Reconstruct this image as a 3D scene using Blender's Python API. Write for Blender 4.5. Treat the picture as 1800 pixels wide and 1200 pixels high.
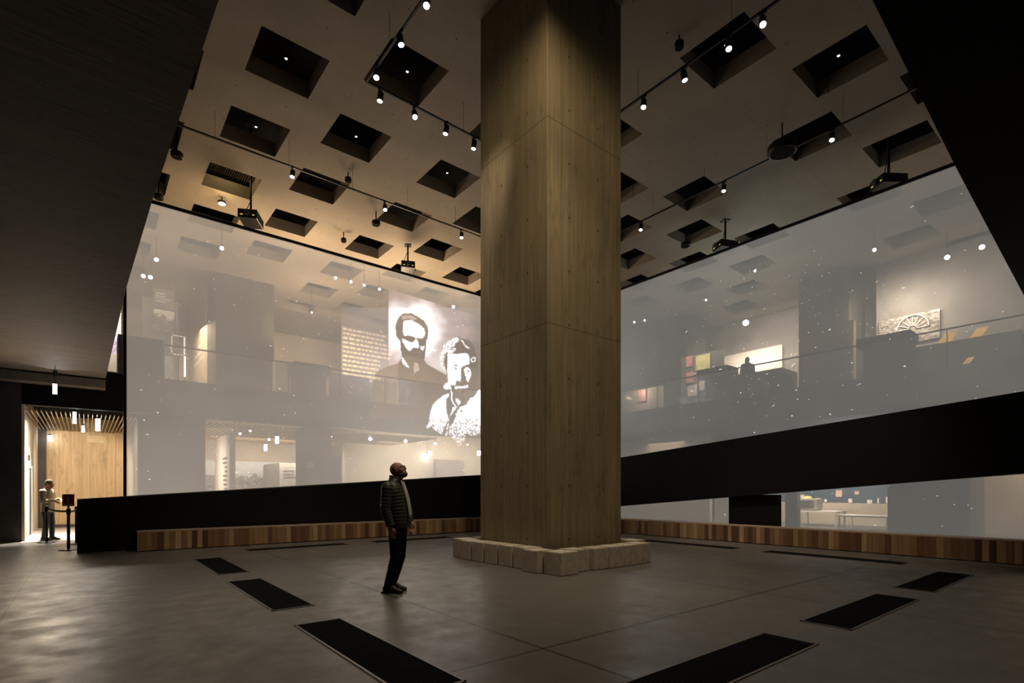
import bpy, bmesh, math, random
from mathutils import Vector, Matrix, noise
random.seed(7)
for o in list(bpy.data.objects): bpy.data.objects.remove(o)
SC = bpy.context.scene; COL = SC.collection

# ------------------------------------------------------------------ camera
F, CX, HY, H = 927.0, 900.0, 861.0, 1.42          # focal length (px), principal column, horizon row, eye height
EX = (0.7772, 0.6292); EY = (-0.6292, 0.7772)     # world X and Y seen as (right, forward)
cd = bpy.data.cameras.new('camera'); cam = bpy.data.objects.new('camera', cd); COL.objects.link(cam)
cam.location = (0, 0, H); cam.rotation_euler = (math.pi/2, 0, -math.atan2(EX[1], EX[0]))
cd.sensor_width = 36; cd.lens = F/1800*36; cd.shift_y = (HY-600)/1800; cd.clip_end = 200; cd.clip_start = .05
SC.camera = cam
# ------------------------------------------------------------------ world, colour
w = bpy.data.worlds.new('world'); SC.world = w; w.use_nodes = True
w.node_tree.nodes['Background'].inputs[0].default_value = (0.9, 0.8, 0.7, 1)
w.node_tree.nodes['Background'].inputs[1].default_value = 0.0
vs = SC.view_settings; vs.view_transform = 'Standard'; vs.look = 'None'; vs.gamma = 1; vs.exposure = 0.0; vs.use_curve_mapping = False
SC.cycles.use_denoising = True; SC.cycles.max_bounces = 8; SC.cycles.transparent_max_bounces = 12
SC.cycles.sample_clamp_indirect = 3.0; SC.cycles.caustics_reflective = False; SC.cycles.caustics_refractive = False

def lamp(kind, loc, energy, color=(1, .85, .65), size=1.0, sy=None, aim=None, spot=60, blend=.6, name=None, parent=None):
    d = bpy.data.lights.new(name or kind.lower()+'_light', kind); d.energy = energy; d.color = color
    if kind == 'AREA':
        d.size = size
        if sy: d.shape = 'RECTANGLE'; d.size_y = sy
    else: d.shadow_soft_size = size
    if kind == 'SPOT': d.spot_size = math.radians(spot); d.spot_blend = blend
    o = bpy.data.objects.new(d.name, d); COL.objects.link(o); o.location = loc
    if aim: o.rotation_euler = (Vector(aim)-Vector(loc)).to_track_quat('-Z', 'Y').to_euler()
    if parent: o.parent = parent; o.matrix_parent_inverse = parent.matrix_basis.inverted()
    return o
WARM = (1, .74, .46); MID = (1, .84, .66); COOL = (.86, .93, 1)
# upper gallery behind the left screen: warm exhibition light washing ceiling and walls
lamp('AREA', (6.6, 21.4, 8.6), 165, WARM, 1.4, 1.4, aim=(6.4, 20.2, 12))
lamp('AREA', (10.6, 21.4, 8.6), 205, WARM, 1.4, 1.4, aim=(10.4, 20.2, 12))
lamp('AREA', (14.4, 21.4, 8.6), 130, WARM, 1.4, 1.4, aim=(14.2, 20.2, 12))
lamp('AREA', (3.6, 20.6, 9.4), 24, (1, .66, .3), .5, .5, aim=(3.3, 20.2, 12))
lamp('AREA', (2.4, 24.5, 8.6), 50, WARM, 1.4, 1.4, aim=(2.4, 24.6, 12))
lamp('AREA', (8.5, 25.5, 8.4), 200, WARM, 2, 2, aim=(8.5, 26.0, 12))
lamp('AREA', (3.2, 30, 9.5), 420, WARM, 3, 3, aim=(3.5, 31, 0))
lamp('AREA', (10.5, 27, 9.8), 430, WARM, 4, 3, aim=(10.5, 32, 4))
lamp('AREA', (17.5, 25, 9.8), 400, WARM, 3, 3, aim=(18, 30, 4))
# upper gallery behind the right screen: cooler and dimmer
lamp('AREA', (20.5, 10, 8.0), 32, (.70, .92, 1), 3, 2, aim=(18, 10, 12))
lamp('AREA', (20.5, 4, 8.0), 14, (1, .86, .68), 3, 2, aim=(18.5, 4, 12))
lamp('AREA', (22.5, 12, 8.0), 55, (.95, .95, .90), 3, 3, aim=(24, 12, 12))
lamp('AREA', (26.5, 13.4, 9.8), 330, MID, 3, 3, aim=(30, 13.4, 5))
lamp('AREA', (24.0, 5, 9.8), 75, MID, 3, 3, aim=(29, 5, 5))
# rooms of the ground floor
lamp('AREA', (6.5, 24.5, 3.45), 190, MID, 5, 3, aim=(6.5, 26.5, 0))
lamp('AREA', (14, 22.3, 3.45), 200, MID, 7, 3, aim=(14, 24.5, 0))
lamp('AREA', (22.6, 8.8, 3.4), 400, MID, 3, 5, aim=(24.5, 8.8, 0))
lamp('AREA', (20.6, 15, 3.4), 40, MID, 2, 5, aim=(21.6, 15, 0))
lamp('AREA', (21.2, 1.6, 3.4), 90, WARM, 2, 3, aim=(22.6, 1.6, 0))
# area lights added to brighten the backs of both scrims, like display spill
lamp('AREA', (9.5, 20.0, 2.9), 75, (1, .9, .78), 4, 1.2, aim=(9.0, 17.4, 3.0))
lamp('AREA', (15.0, 19.6, 2.9), 40, (1, .88, .74), 3, 1.2, aim=(14.0, 17.4, 3.0))
lamp('AREA', (18.4, 14.0, 6.2), 26, (.92, .96, 1), 3, 1.2, aim=(16.3, 14.0, 5.5))
# entrance passage
lamp('AREA', (-.2, 21.0, 3.5), 150, (1, .86, .68), 1.6, 1.0, aim=(-.2, 21.2, 0))
lamp('SPOT', (.2, 22.6, 3.5), 420, (1, .84, .62), .08, aim=(-.2, 26.3, 1.6), spot=80)
lamp('SPOT', (-.9, 20.4, 3.6), 1700, (1, .95, .85), .05, aim=(-1.15, 20.5, 0), spot=75)
lamp('SPOT', (-.7, 22.4, 3.6), 800, (1, .95, .85), .05, aim=(-.9, 22.4, 0), spot=75)

# ------------------------------------------------------------------ projection helpers: a pixel of the photograph and a plane give a point
def dirw(px, py):
    r = (px-CX)/F; k = (HY-py)/F
    return (r*EX[0]+EX[1], r*EY[0]+EY[1], k)
def onz(px, py, z): d = dirw(px, py); t = (z-H)/d[2]; return (d[0]*t, d[1]*t, z)
def ony(px, py, y): d = dirw(px, py); t = y/d[1]; return (d[0]*t, y, H+d[2]*t)
def onx(px, py, x): d = dirw(px, py); t = x/d[0]; return (x, d[1]*t, H+d[2]*t)

# ------------------------------------------------------------------ objects
def link(name, bm, mat, parent=None, smooth=False):
    me = bpy.data.meshes.new(name); bm.normal_update(); bm.to_mesh(me); bm.free()
    if mat is not None:
        for m in (mat if isinstance(mat, (list, tuple)) else [mat]): me.materials.append(m)
    if smooth:
        for p in me.polygons: p.use_smooth = True
    o = bpy.data.objects.new(name, me); COL.objects.link(o)
    if parent is not None: o.parent = parent; o.matrix_parent_inverse = Matrix.Identity(4)
    return o
def empty(name, loc=(0, 0, 0), rz=0, label=None, cat=None, group=None):
    o = bpy.data.objects.new(name, None); COL.objects.link(o); o.location = loc; o.rotation_euler = (0, 0, rz); o.empty_display_size = .1
    return tag(o, label, cat, group)
def tag(o, label=None, cat=None, group=None, kind=None):
    if label: o['label'] = label
    if cat: o['category'] = cat
    if group: o['group'] = group
    if kind: o['kind'] = kind
    return o
def struct(name, bm, mat): return tag(link(name, bm, mat), kind='structure')
def box(bm, x0, y0, z0, x1, y1, z1, bev=0, mi=0):
    vs_ = [bm.verts.new(p) for p in [(x0,y0,z0),(x1,y0,z0),(x1,y1,z0),(x0,y1,z0),(x0,y0,z1),(x1,y0,z1),(x1,y1,z1),(x0,y1,z1)]]
    fs = [bm.faces.new([vs_[i] for i in f]) for f in [(3,2,1,0),(4,5,6,7),(0,1,5,4),(1,2,6,5),(2,3,7,6),(3,0,4,7)]]
    for f in fs: f.material_index = mi
    if bev: 
        es = list({e for f in fs for e in f.edges}); bmesh.ops.bevel(bm, geom=es, offset=bev, segments=2, affect='EDGES', profile=.5)
def bxm(*a, **k): bm = bmesh.new(); box(bm, *a, **k); return bm
def prism(bm, pts, vec, mi=0):
    """polygon (3D points) swept along vec"""
    v = Vector(vec); a = [bm.verts.new(p) for p in pts]; b = [bm.verts.new(Vector(p)+v) for p in pts]
    n = len(a); fs = [bm.faces.new(a), bm.faces.new(b[::-1])]
    for i in range(n): fs.append(bm.faces.new([a[i], b[i], b[(i+1) % n], a[(i+1) % n]]))
    for f in fs: f.material_index = mi
    bmesh.ops.recalc_face_normals(bm, faces=fs)
def tube(bm, pts, rad, n=12, cap=True, up=(0, 1, 0)):
    """tube through pts; rad = radius or (a,b) per point; a along 'up' side axis"""
    pts = [Vector(p) for p in pts]; rings = []
    if not isinstance(rad, (list, tuple)) : rad = [rad]*len(pts)
    up = Vector(up)
    for i, p in enumerate(pts):
        t = (pts[min(i+1, len(pts)-1)]-pts[max(i-1, 0)]).normalized()
        s = up-t*up.dot(t)
        if s.length < 1e-4: s = Vector((1, 0, 0))-t*t.x
        s.normalize(); f = t.cross(s)
        r = rad[i]; a, b = (r if isinstance(r, (list, tuple)) else (r, r))
        rings.append([bm.verts.new(p+s*a*math.cos(2*math.pi*k/n)+f*b*math.sin(2*math.pi*k/n)) for k in range(n)])
    for i in range(len(rings)-1):
        for k in range(n): bm.faces.new([rings[i][k], rings[i][(k+1) % n], rings[i+1][(k+1) % n], rings[i+1][k]])
    if cap: bm.faces.new(rings[0][::-1]); bm.faces.new(rings[-1])
def ball(bm, c, r, sub=2, rot=None):
    m = Matrix.Translation(c)
    if rot is not None: m = m @ rot
    bmesh.ops.create_icosphere(bm, subdivisions=sub, radius=1, matrix=m @ Matrix.Diagonal((*(r if isinstance(r, (list, tuple)) else (r, r, r)), 1)))
def lathe(bm, prof, n=24, c=(0, 0, 0)):
    rings = [[bm.verts.new((c[0]+r*math.cos(2*math.pi*k/n), c[1]+r*math.sin(2*math.pi*k/n), c[2]+z)) for k in range(n)] for r, z in prof]
    for i in range(len(rings)-1):
        for k in range(n): bm.faces.new([rings[i][k], rings[i][(k+1) % n], rings[i+1][(k+1) % n], rings[i+1][k]])
    bm.faces.new(rings[0][::-1]); bm.faces.new(rings[-1])

# ------------------------------------------------------------------ materials
class NT:
    def __init__(s, name):
        s.m = bpy.data.materials.new(name); s.m.use_nodes = True; s.t = s.m.node_tree
        s.b = s.t.nodes['Principled BSDF']; s.out = s.t.nodes['Material Output']
    def n(s, typ, **k):
        nd = s.t.nodes.new(typ)
        for a, v in k.items():
            if a.startswith('i_'):
                nd.inputs[int(a[2:]) if a[2:].isdigit() else a[2:]].default_value = v
            else: setattr(nd, a, v)
        return nd
    def l(s, a, b): s.t.links.new(a, b)
    def coord(s, scale=(1, 1, 1), kind='Object'):
        tc = s.n('ShaderNodeTexCoord'); mp = s.n('ShaderNodeMapping'); mp.inputs['Scale'].default_value = scale
        s.l(tc.outputs[kind], mp.inputs[0]); return mp.outputs[0]
    def noise(s, scale=(1, 1, 1), sc=1.0, det=4, rough=.55, lo=.35, hi=.65):
        nz = s.n('ShaderNodeTexNoise'); nz.inputs['Scale'].default_value = sc; nz.inputs['Detail'].default_value = det; nz.inputs['Roughness'].default_value = rough
        s.l(s.coord(scale), nz.inputs['Vector']); return s.mapr(nz.outputs[0], lo, hi, 0, 1)
    def mapr(s, x, a, b, c, d):
        m = s.n('ShaderNodeMapRange'); s.l(x, m.inputs[0])
        for i, v in enumerate((a, b, c, d)): m.inputs[i+1].default_value = v
        return m.outputs[0]
    def math(s, op, a, b=None):
        m = s.n('ShaderNodeMath', operation=op)
        for i, v in enumerate((a, b)):
            if v is None: continue
            if isinstance(v, (int, float)): m.inputs[i].default_value = v
            else: s.l(v, m.inputs[i])
        return m.outputs[0]
    def mix(s, f, a, b, mode='MIX'):
        m = s.n('ShaderNodeMix', data_type='RGBA', blend_type=mode)
        for i, v in ((0, f), (6, a), (7, b)):
            if isinstance(v, (int, float)): m.inputs[i].default_value = v
            elif isinstance(v, tuple): m.inputs[i].default_value = (*v, 1) if len(v) == 3 else v
            else: s.l(v, m.inputs[i])
        return m.outputs[2]
    def col(s, c): s.l(c, s.b.inputs['Base Color'])
    def bump(s, h, st=.2, d=.01):
        b = s.n('ShaderNodeBump'); b.inputs['Strength'].default_value = st; b.inputs['Distance'].default_value = d; s.l(h, b.inputs['Height']); s.l(b.outputs[0], s.b.inputs['Normal'])
def plain(name, c, rough=.6, metal=0, var=.12, sc=6, spec=.4):
    t = NT(name); n = t.noise((1, 1, 1), sc)
    t.col(t.mix(n, tuple(x*(1-var) for x in c), tuple(min(1, x*(1+var)) for x in c)))
    t.b.inputs['Roughness'].default_value = rough; t.b.inputs['Metallic'].default_value = metal; t.b.inputs['Specular IOR Level'].default_value = spec
    return t.m
def emis(name, c, st):
    t = NT(name); t.b.inputs['Base Color'].default_value = (*c, 1); t.b.inputs['Emission Color'].default_value = (*c, 1); t.b.inputs['Emission Strength'].default_value = st
    return t.m
def board_concrete(name, c, axis='Z', board=.11, dark=.55, rough=.7, joints=(), holes=None, spec=.3):
    """concrete cast against boards running along axis"""
    t = NT(name); sep = t.n('ShaderNodeSeparateXYZ'); t.l(t.coord(), sep.inputs[0]); X, Y, Z = sep.outputs
    if axis == 'Z': across = t.math('ADD', X, Y); st = (9, 9, .35); along = Z
    elif axis == 'X': across = Y; st = (.35, 9, 9); along = X
    else: across = X; st = (9, .35, 9); along = Y
    bid = t.math('FLOOR', t.math('DIVIDE', across, board))
    wn = t.n('ShaderNodeTexWhiteNoise', noise_dimensions='1D'); t.l(bid, wn.inputs['W'])
    edge = t.math('LESS_THAN', t.math('FRACT', t.math('DIVIDE', across, board)), .07)
    grain = t.noise(st, 2.2, 6, .6, .3, .7); big = t.noise((1, 1, .6), .55, 4, .55, .35, .7)
    base = t.mix(grain, tuple(x*.72 for x in c), tuple(x*1.22 for x in c))
    base = t.mix(t.math('MULTIPLY', wn.outputs[0], .55), base, tuple(x*.62 for x in c))
    base = t.mix(t.math('MULTIPLY', big, .5), base, tuple(x*dark for x in (c[0]*.95, c[1], c[2]*.95)))
    base = t.mix(t.math('MULTIPLY', edge, .28), base, tuple(x*1.35 for x in c))
    for j in joints:
        d = t.math('ABSOLUTE', t.math('SUBTRACT', along, j))
        base = t.mix(t.math('MULTIPLY', t.math('LESS_THAN', d, .012), .6), base, tuple(x*.3 for x in c))
    spots = t.noise((3, 3, 1.0), 1.5, 5, .7, .54, .68)
    base = t.mix(t.math('MULTIPLY', spots, .6), base, tuple(x*.45 for x in c))
    if holes:   # small round formwork tie holes
        hx, hz = holes
        fx = t.math('ABSOLUTE', t.math('SUBTRACT', t.math('FRACT', t.math('DIVIDE', across, hx)), .5)); fz = t.math('ABSOLUTE', t.math('SUBTRACT', t.math('FRACT', t.math('DIVIDE', along, hz)), .5))
        d2 = t.math('ADD', t.math('POWER', t.math('MULTIPLY', fx, hx), 2), t.math('POWER', t.math('MULTIPLY', fz, hz*.7), 2))
        base = t.mix(t.math('MULTIPLY', t.math('LESS_THAN', d2, .018**2), .85), base, tuple(x*.12 for x in c))
    t.col(base); t.b.inputs['Roughness'].default_value = rough; t.b.inputs['Specular IOR Level'].default_value = spec; t.bump(grain, .25, .006)
    return t.m

M = {}
M['column'] = board_concrete('column_concrete', (.275, .215, .13), 'Z', .105, .5, joints=(4.44, 8.16), holes=(.8, 1.0))
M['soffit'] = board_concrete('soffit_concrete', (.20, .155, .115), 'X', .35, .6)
t = NT('ceiling_concrete'); sep = t.n('ShaderNodeSeparateXYZ'); t.l(t.coord(), sep.inputs[0]); X, Y, Z = sep.outputs
n1 = t.noise((1, 1, 1), .5, 5, .55, .3, .7); n2 = t.noise((1, 1, 1), 5, 6, .7, .3, .7)
base = t.mix(n1, (.25, .208, .16), (.33, .275, .215)); base = t.mix(t.math('MULTIPLY', n2, .3), base, (.22, .18, .14))
for ax, st_, off in ((X, 2.3, 1.9), (Y, 3.0, .9)):
    fr = t.math('MULTIPLY', t.math('FRACT', t.math('DIVIDE', t.math('SUBTRACT', ax, off), st_)), st_)
    base = t.mix(t.math('MULTIPLY', t.math('LESS_THAN', fr, .016), .35), base, (.15, .12, .10))
fx = t.math('SUBTRACT', t.math('FRACT', t.math('DIVIDE', X, 1.15)), .5); fy = t.math('SUBTRACT', t.math('FRACT', t.math('DIVIDE', Y, 1.5)), .5)
d2 = t.math('ADD', t.math('POWER', t.math('MULTIPLY', fx, 1.15), 2), t.math('POWER', t.math('MULTIPLY', fy, 1.5), 2))
base = t.mix(t.math('MULTIPLY', t.math('LESS_THAN', d2, .022**2), .8), base, (.04, .035, .03))
t.col(base); t.b.inputs['Roughness'].default_value = .8; M['ceiling'] = t.m
M['pier'] = board_concrete('pier_concrete', (.13, .115, .10), 'Z', .12, .7)
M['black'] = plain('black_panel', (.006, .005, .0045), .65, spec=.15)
M['void'] = plain('void_black', (.008, .008, .008), .9, spec=.1)
M['metal'] = plain('black_metal', (.012, .012, .013), .4, .3)
M['steel'] = plain('brushed_steel', (.16, .14, .12), .4, .8)
M['wall_dark'] = plain('dark_wall_panel', (.05, .042, .038), .5, sc=1.5)
M['slab'] = plain('slab_edge_plaster', (.16, .15, .14), .8, sc=1)
M['cream'] = plain('cream_plaster', (.70, .62, .48), .7, sc=1)
M['plaster'] = plain('warm_plaster', (.55, .47, .37), .8, sc=.7)
M['grey_panel'] = plain('grey_panel', (.26, .24, .22), .7, sc=1)
M['white'] = plain('white_panel', (.82, .78, .72), .6, sc=2, var=.05)
M['slat'] = plain('ceiling_slat', (.55, .42, .26), .5)
M['stand'] = plain('dark_display_stand', (.07, .062, .058), .6)
M['lens'] = emis('lamp_lens', (1, .97, .93), 14)
M['lens_dim'] = emis('small_lamp_lens', (.9, .95, 1), 1.5)
M['glow'] = emis('tube_lamp', (.85, .93, 1), 16)
M['stone'] = (lambda t: (t.col(t.mix(t.noise((1, 1, 1), 9, 6, .6), (.36, .315, .25), (.48, .42, .34))), t.b.inputs['Roughness'].__setattr__('default_value', .8), t.bump(t.noise((1, 1, 1), 30, 5), .12, .002), t.m)[-1])(NT('cast_stone'))

# floor: polished concrete slabs with sawn joints
t = NT('floor_concrete'); sep = t.n('ShaderNodeSeparateXYZ'); t.l(t.coord(), sep.inputs[0]); X, Y, Z = sep.outputs
n1 = t.noise((1, 1, 1), .35, 6, .6, .3, .7); n2 = t.noise((1, 1, 1), 2.6, 6, .65, .3, .75); n3 = t.noise((1, 1.0, 1), 7, 3, .7, .66, .72)
base = t.mix(n1, (.088, .080, .072), (.135, .122, .108)); base = t.mix(t.math('MULTIPLY', n2, .5), base, (.07, .062, .055))
base = t.mix(t.math('MULTIPLY', n3, .12), base, (.30, .28, .25))
for ax, vals in ((X, (-.72, 3.19, 7.25, 11.35)), (Y, (-1.1, 3.5, 8.06, 12.95))):
    for v in vals:
        d = t.math('ABSOLUTE', t.math('SUBTRACT', ax, v)); base = t.mix(t.math('MULTIPLY', t.math('LESS_THAN', d, .017), .85), base, (.010, .009, .008))
t.col(base); t.l(t.mapr(n2, 0, 1, .30, .52), t.b.inputs['Roughness']); t.b.inputs['Specular IOR Level'].default_value = .45
t.bump(n1, .08, .02); M['floor'] = t.m

# bench: upright timber blocks glued side by side
def bench_mat(name, ax):
    t = NT(name); sep = t.n('ShaderNodeSeparateXYZ'); t.l(t.coord(), sep.inputs[0]); A = sep.outputs[ax]; 
    wob = t.noise((1.3, 1.3, .2) , 2, 1, .5, 0, 1)
    a = t.math('ADD', t.math('DIVIDE', A, .115), t.math('MULTIPLY', wob, .9))
    idn = t.math('FLOOR', a); wn = t.n('ShaderNodeTexWhiteNoise', noise_dimensions='1D'); t.l(idn, wn.inputs['W'])
    cr = t.n('ShaderNodeValToRGB'); t.l(wn.outputs[0], cr.inputs[0]); e = cr.color_ramp.elements
    e[0].color = (.08, .036, .018, 1); e[1].color = (.52, .35, .19, 1)
    for p, c in ((.2, (.17, .082, .038, 1)), (.45, (.27, .15, .072, 1)), (.75, (.38, .23, .115, 1))): k = e.new(p); k.color = c
    g = t.noise((28, 28, 1.6), 1, 5, .65, .3, .7)
    base = t.mix(g, t.mix(.35, cr.outputs[0], (.03, .015, .008)), cr.outputs[0])
    seam = t.math('LESS_THAN', t.math('FRACT', a), .05); base = t.mix(t.math('MULTIPLY', seam, .6), base, (.02, .01, .006))
    t.col(base); t.b.inputs['Roughness'].default_value = .5; t.bump(g, .2, .003); return t.m
M['bench_x'] = bench_mat('bench_timber', 0); M['bench_y'] = bench_mat('bench_timber_turned', 1)
M['bench_top'] = plain('bench_top_timber', (.34, .25, .18), .5, sc=20)

# passage wall: pale board-marked timber panelling
M['oak'] = board_concrete('board_marked_panelling', (.62, .44, .26), 'Z', .16, .8, .55)

# projection scrim: half open weave, the projectors' light and haze put in as emission
def scrim(name, c, st, seed):
    t = NT(name); t.t.nodes.remove(t.b)
    nz = t.noise((1, 1, 1), .16, 3, .5, .3, .7)
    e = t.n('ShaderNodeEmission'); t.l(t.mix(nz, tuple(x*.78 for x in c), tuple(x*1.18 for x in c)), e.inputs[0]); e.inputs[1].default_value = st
    df = t.n('ShaderNodeBsdfDiffuse'); df.inputs[0].default_value = (.5, .5, .5, 1); tl = t.n('ShaderNodeBsdfTranslucent'); tl.inputs[0].default_value = (.55, .55, .55, 1)
    m1 = t.n('ShaderNodeMixShader'); m1.inputs[0].default_value = .5; t.l(df.outputs[0], m1.inputs[1]); t.l(tl.outputs[0], m1.inputs[2])
    tr = t.n('ShaderNodeBsdfTransparent'); m2 = t.n('ShaderNodeMixShader'); m2.inputs[0].default_value = .5; t.l(tr.outputs[0], m2.inputs[1]); t.l(m1.outputs[0], m2.inputs[2])
    ad = t.n('ShaderNodeAddShader'); t.l(m2.outputs[0], ad.inputs[0]); t.l(e.outputs[0], ad.inputs[1]); t.l(ad.outputs[0], t.out.inputs[0]); return t.m
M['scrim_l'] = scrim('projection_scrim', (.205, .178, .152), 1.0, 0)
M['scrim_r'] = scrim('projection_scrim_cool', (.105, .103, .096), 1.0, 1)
def additive(name, st, attr=None, c=(1, 1, 1)):
    t = NT(name); t.t.nodes.remove(t.b); e = t.n('ShaderNodeEmission'); e.inputs[1].default_value = st; e.inputs[0].default_value = (*c, 1)
    if attr: a = t.n('ShaderNodeVertexColor', layer_name=attr); t.l(a.outputs[0], e.inputs[0])
    tr = t.n('ShaderNodeBsdfTransparent'); ad = t.n('ShaderNodeAddShader'); t.l(tr.outputs[0], ad.inputs[0]); t.l(e.outputs[0], ad.inputs[1]); t.l(ad.outputs[0], t.out.inputs[0]); return t.m
M['image'] = additive('projected_image', 1.0, 'light'); M['star'] = additive('projected_star', .55, c=(1, .97, .93))
def glassy(name, c, a):
    t = NT(name); t.t.nodes.remove(t.b); g = t.n('ShaderNodeBsdfGlossy'); g.inputs[0].default_value = (*c, 1); g.inputs['Roughness'].default_value = .05
    tr = t.n('ShaderNodeBsdfTransparent'); m = t.n('ShaderNodeMixShader'); m.inputs[0].default_value = a; t.l(tr.outputs[0], m.inputs[1]); t.l(g.outputs[0], m.inputs[2]); t.l(m.outputs[0], t.out.inputs[0]); return t.m
M['glass'] = glassy('rail_glass', (.8, .8, .8), .08)

# ================================================================== THE SETTING
CZ = 11.3
struct('floor', bxm(-14, -6, -.3, 36, 38, 0), M['floor'])
# coffered ceiling: grid of openings in two staggered rows
XS = [2.92, 5.21, 8.27, 10.58, 12.9, 15.14, 17.48, 19.8, 22.1, 24.4, 26.7]; HW, HL = 1.46, 1.52
EVEN = [2.45, 5.45, 9.1, 12.08, 15.07, 18.07, 21.05, 24.05, 27.05]; ODD = [3.97, 10.6, 13.59, 16.58, 19.6, 22.6, 25.6, 28.6]
OPEN = []
for i, x in enumerate(XS):
    even = (i % 2 == 0) if i < 2 else (i % 2 == 1)
    for y in (EVEN if even else ODD):
        OPEN.append((x, y))
for y in ODD: OPEN.append((.62, y))
OPEN = [(x, y) for x, y in OPEN if not any(x < b and x+HW > a and y < d and y+HL > c for a, b, c, d in ((4.3, 7.3, 26.8, 29.3), (25.8, 28.2, 8.5, 10.9), (25.8, 28.2, 15.5, 18.6)))]
def top_of(x, y): return 13.6 if any(a-.05 < x < a+HW+.05 and b-.05 < y < b+HL+.05 for a, b in OPEN) else 11.3
bm = bmesh.new()
xs = sorted({-14, 36} | {v for x, y in OPEN for v in (x, round(x+HW, 3))}); ys = sorted({-6, 38} | {v for x, y in OPEN for v in (y, round(y+HL, 3))})
vt = {}
def V(x, y, z):
    k = (round(x, 3), round(y, 3), round(z, 3))
    if k not in vt: vt[k] = bm.verts.new(k)
    return vt[k]
oset = {(round(x, 3), round(y, 3)) for x, y in OPEN}
def inside(cx, cy): return any(x < cx < x+HW and y < cy < y+HL for x, y in OPEN)
for i in range(len(xs)-1):
    for j in range(len(ys)-1):
        cx, cy = (xs[i]+xs[i+1])/2, (ys[j]+ys[j+1])/2
        if not inside(cx, cy): bm.faces.new([V(xs[i], ys[j], CZ), V(xs[i], ys[j+1], CZ), V(xs[i+1], ys[j+1], CZ), V(xs[i+1], ys[j], CZ)])
for x, y in OPEN:
    x1, y1 = x+HW, y+HL; c = [(x, y), (x1, y), (x1, y1), (x, y1)]
    for k in range(4):
        a, b = c[k], c[(k+1) % 4]; bm.faces.new([bm.verts.new((*a, CZ)), bm.verts.new((*b, CZ)), bm.verts.new((*b, CZ+.42)), bm.verts.new((*a, CZ+.42))])
bmesh.ops.remove_doubles(bm, verts=bm.verts, dist=.0005)
struct('ceiling', bm, M['ceiling'])
struct('ceiling_plenum', bxm(-14, -6, 13.6, 36, 38, 13.7), M['void'])
# low soffit of the gallery over the viewer, cut by the angled edge of the hall's void
bm = bmesh.new()
prism(bm, [(p[0], p[1], 4.63) for p in [(-14, -6), (.75, -6), (.75, 1.1), (.68, 3.9), (.58, 7.05), (.51, 10.31), (.46, 19.15), (-14, 19.15)]], (0, 0, .30))
struct('ceiling_soffit_left', bm, M['soffit'])
bm = bmesh.new()
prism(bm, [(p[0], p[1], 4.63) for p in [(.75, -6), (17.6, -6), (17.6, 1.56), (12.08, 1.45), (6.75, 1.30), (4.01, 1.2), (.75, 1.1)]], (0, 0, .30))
struct('ceiling_soffit_right', bm, M['black'])  # black stands in for the shade on this unlit side of the soffit
bm = bmesh.new(); prism(bm, [(-1.9, 19.25, 4.36), (.46, 19.25, 4.36), (.46, 19.25, 4.6), (-1.9, 19.25, 4.6)], (0, .5, 0))
struct('trim_lit_strip', bm, M['soffit'])  # beam added to draw the lit strip of wall under the soffit
# outer walls
struct('wall_back', bxm(-14, 35, 0, 36, 35.3, 13.6), M['plaster']); struct('wall_right', bxm(33, -6, 0, 33.3, 35, 13.6), M['plaster'])
struct('wall_left', bxm(-14.3, -6, 0, -14, 38, 13.6), M['wall_dark']); struct('wall_front', bxm(-14, -6.3, 0, 36, -6, 13.6), M['black'])
# wall plane of the ground floor on the left, with the passage opening, and the edge band of the upper floor
YA, XB = 19.8, 19.04
struct('wall_passage', bxm(-14, YA, 0, -1.36, YA+.25, 5.2), M['wall_dark'])
struct('wall_passage_head', bxm(-1.36, YA, 3.79, 1.0, YA+.25, 4.93), M['black'])
struct('wall_upper_left', bxm(-14, YA+.05, 5.2, -1.0, YA+.2, CZ), M['wall_dark'])
struct('floor_upper_left', bxm(-14, YA+.26, 4.60, 33, 35, 4.93), M['slab'])
struct('trim_2', bxm(1.0, YA, 3.79, XB+.1, YA+.25, 4.93), M['slab'])
struct('floor_upper_right', bxm(XB+.26, -6, 4.60, 33, YA+.25, 4.92), M['slab'])
struct('trim_3', bxm(XB, -6, 3.9, XB+.25, YA, 4.93), M['slab'])
# passage: left wall, back wall
struct('wall_passage_side', bxm(-1.62, YA+.25, 0, -1.36, 26.3, 4.5), M['cream'])
struct('wall_passage_end', bxm(-1.36, 26.3, 0, 3.4, 26.6, 4.5), M['oak'])
bm = bmesh.new(); box(bm, .95, 25.9, 0, 3.4, 26.3, 3.9); struct('wall_passage_offset', bm, M['oak'])
bm = bmesh.new(); box(bm, -1.36, 26.22, 0, -1.12, 26.3, 4.2); struct('trim_4', bm, M['wall_dark'])
bm = bmesh.new(); box(bm, -1.36, YA, 0, -1.30, YA+.3, 3.79); struct('trim_5', bm, M['cream'])
struct('baseboard_passage', bxm(-1.12, 26.24, 0, .95, 26.3, .12), M['stand'])

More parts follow.
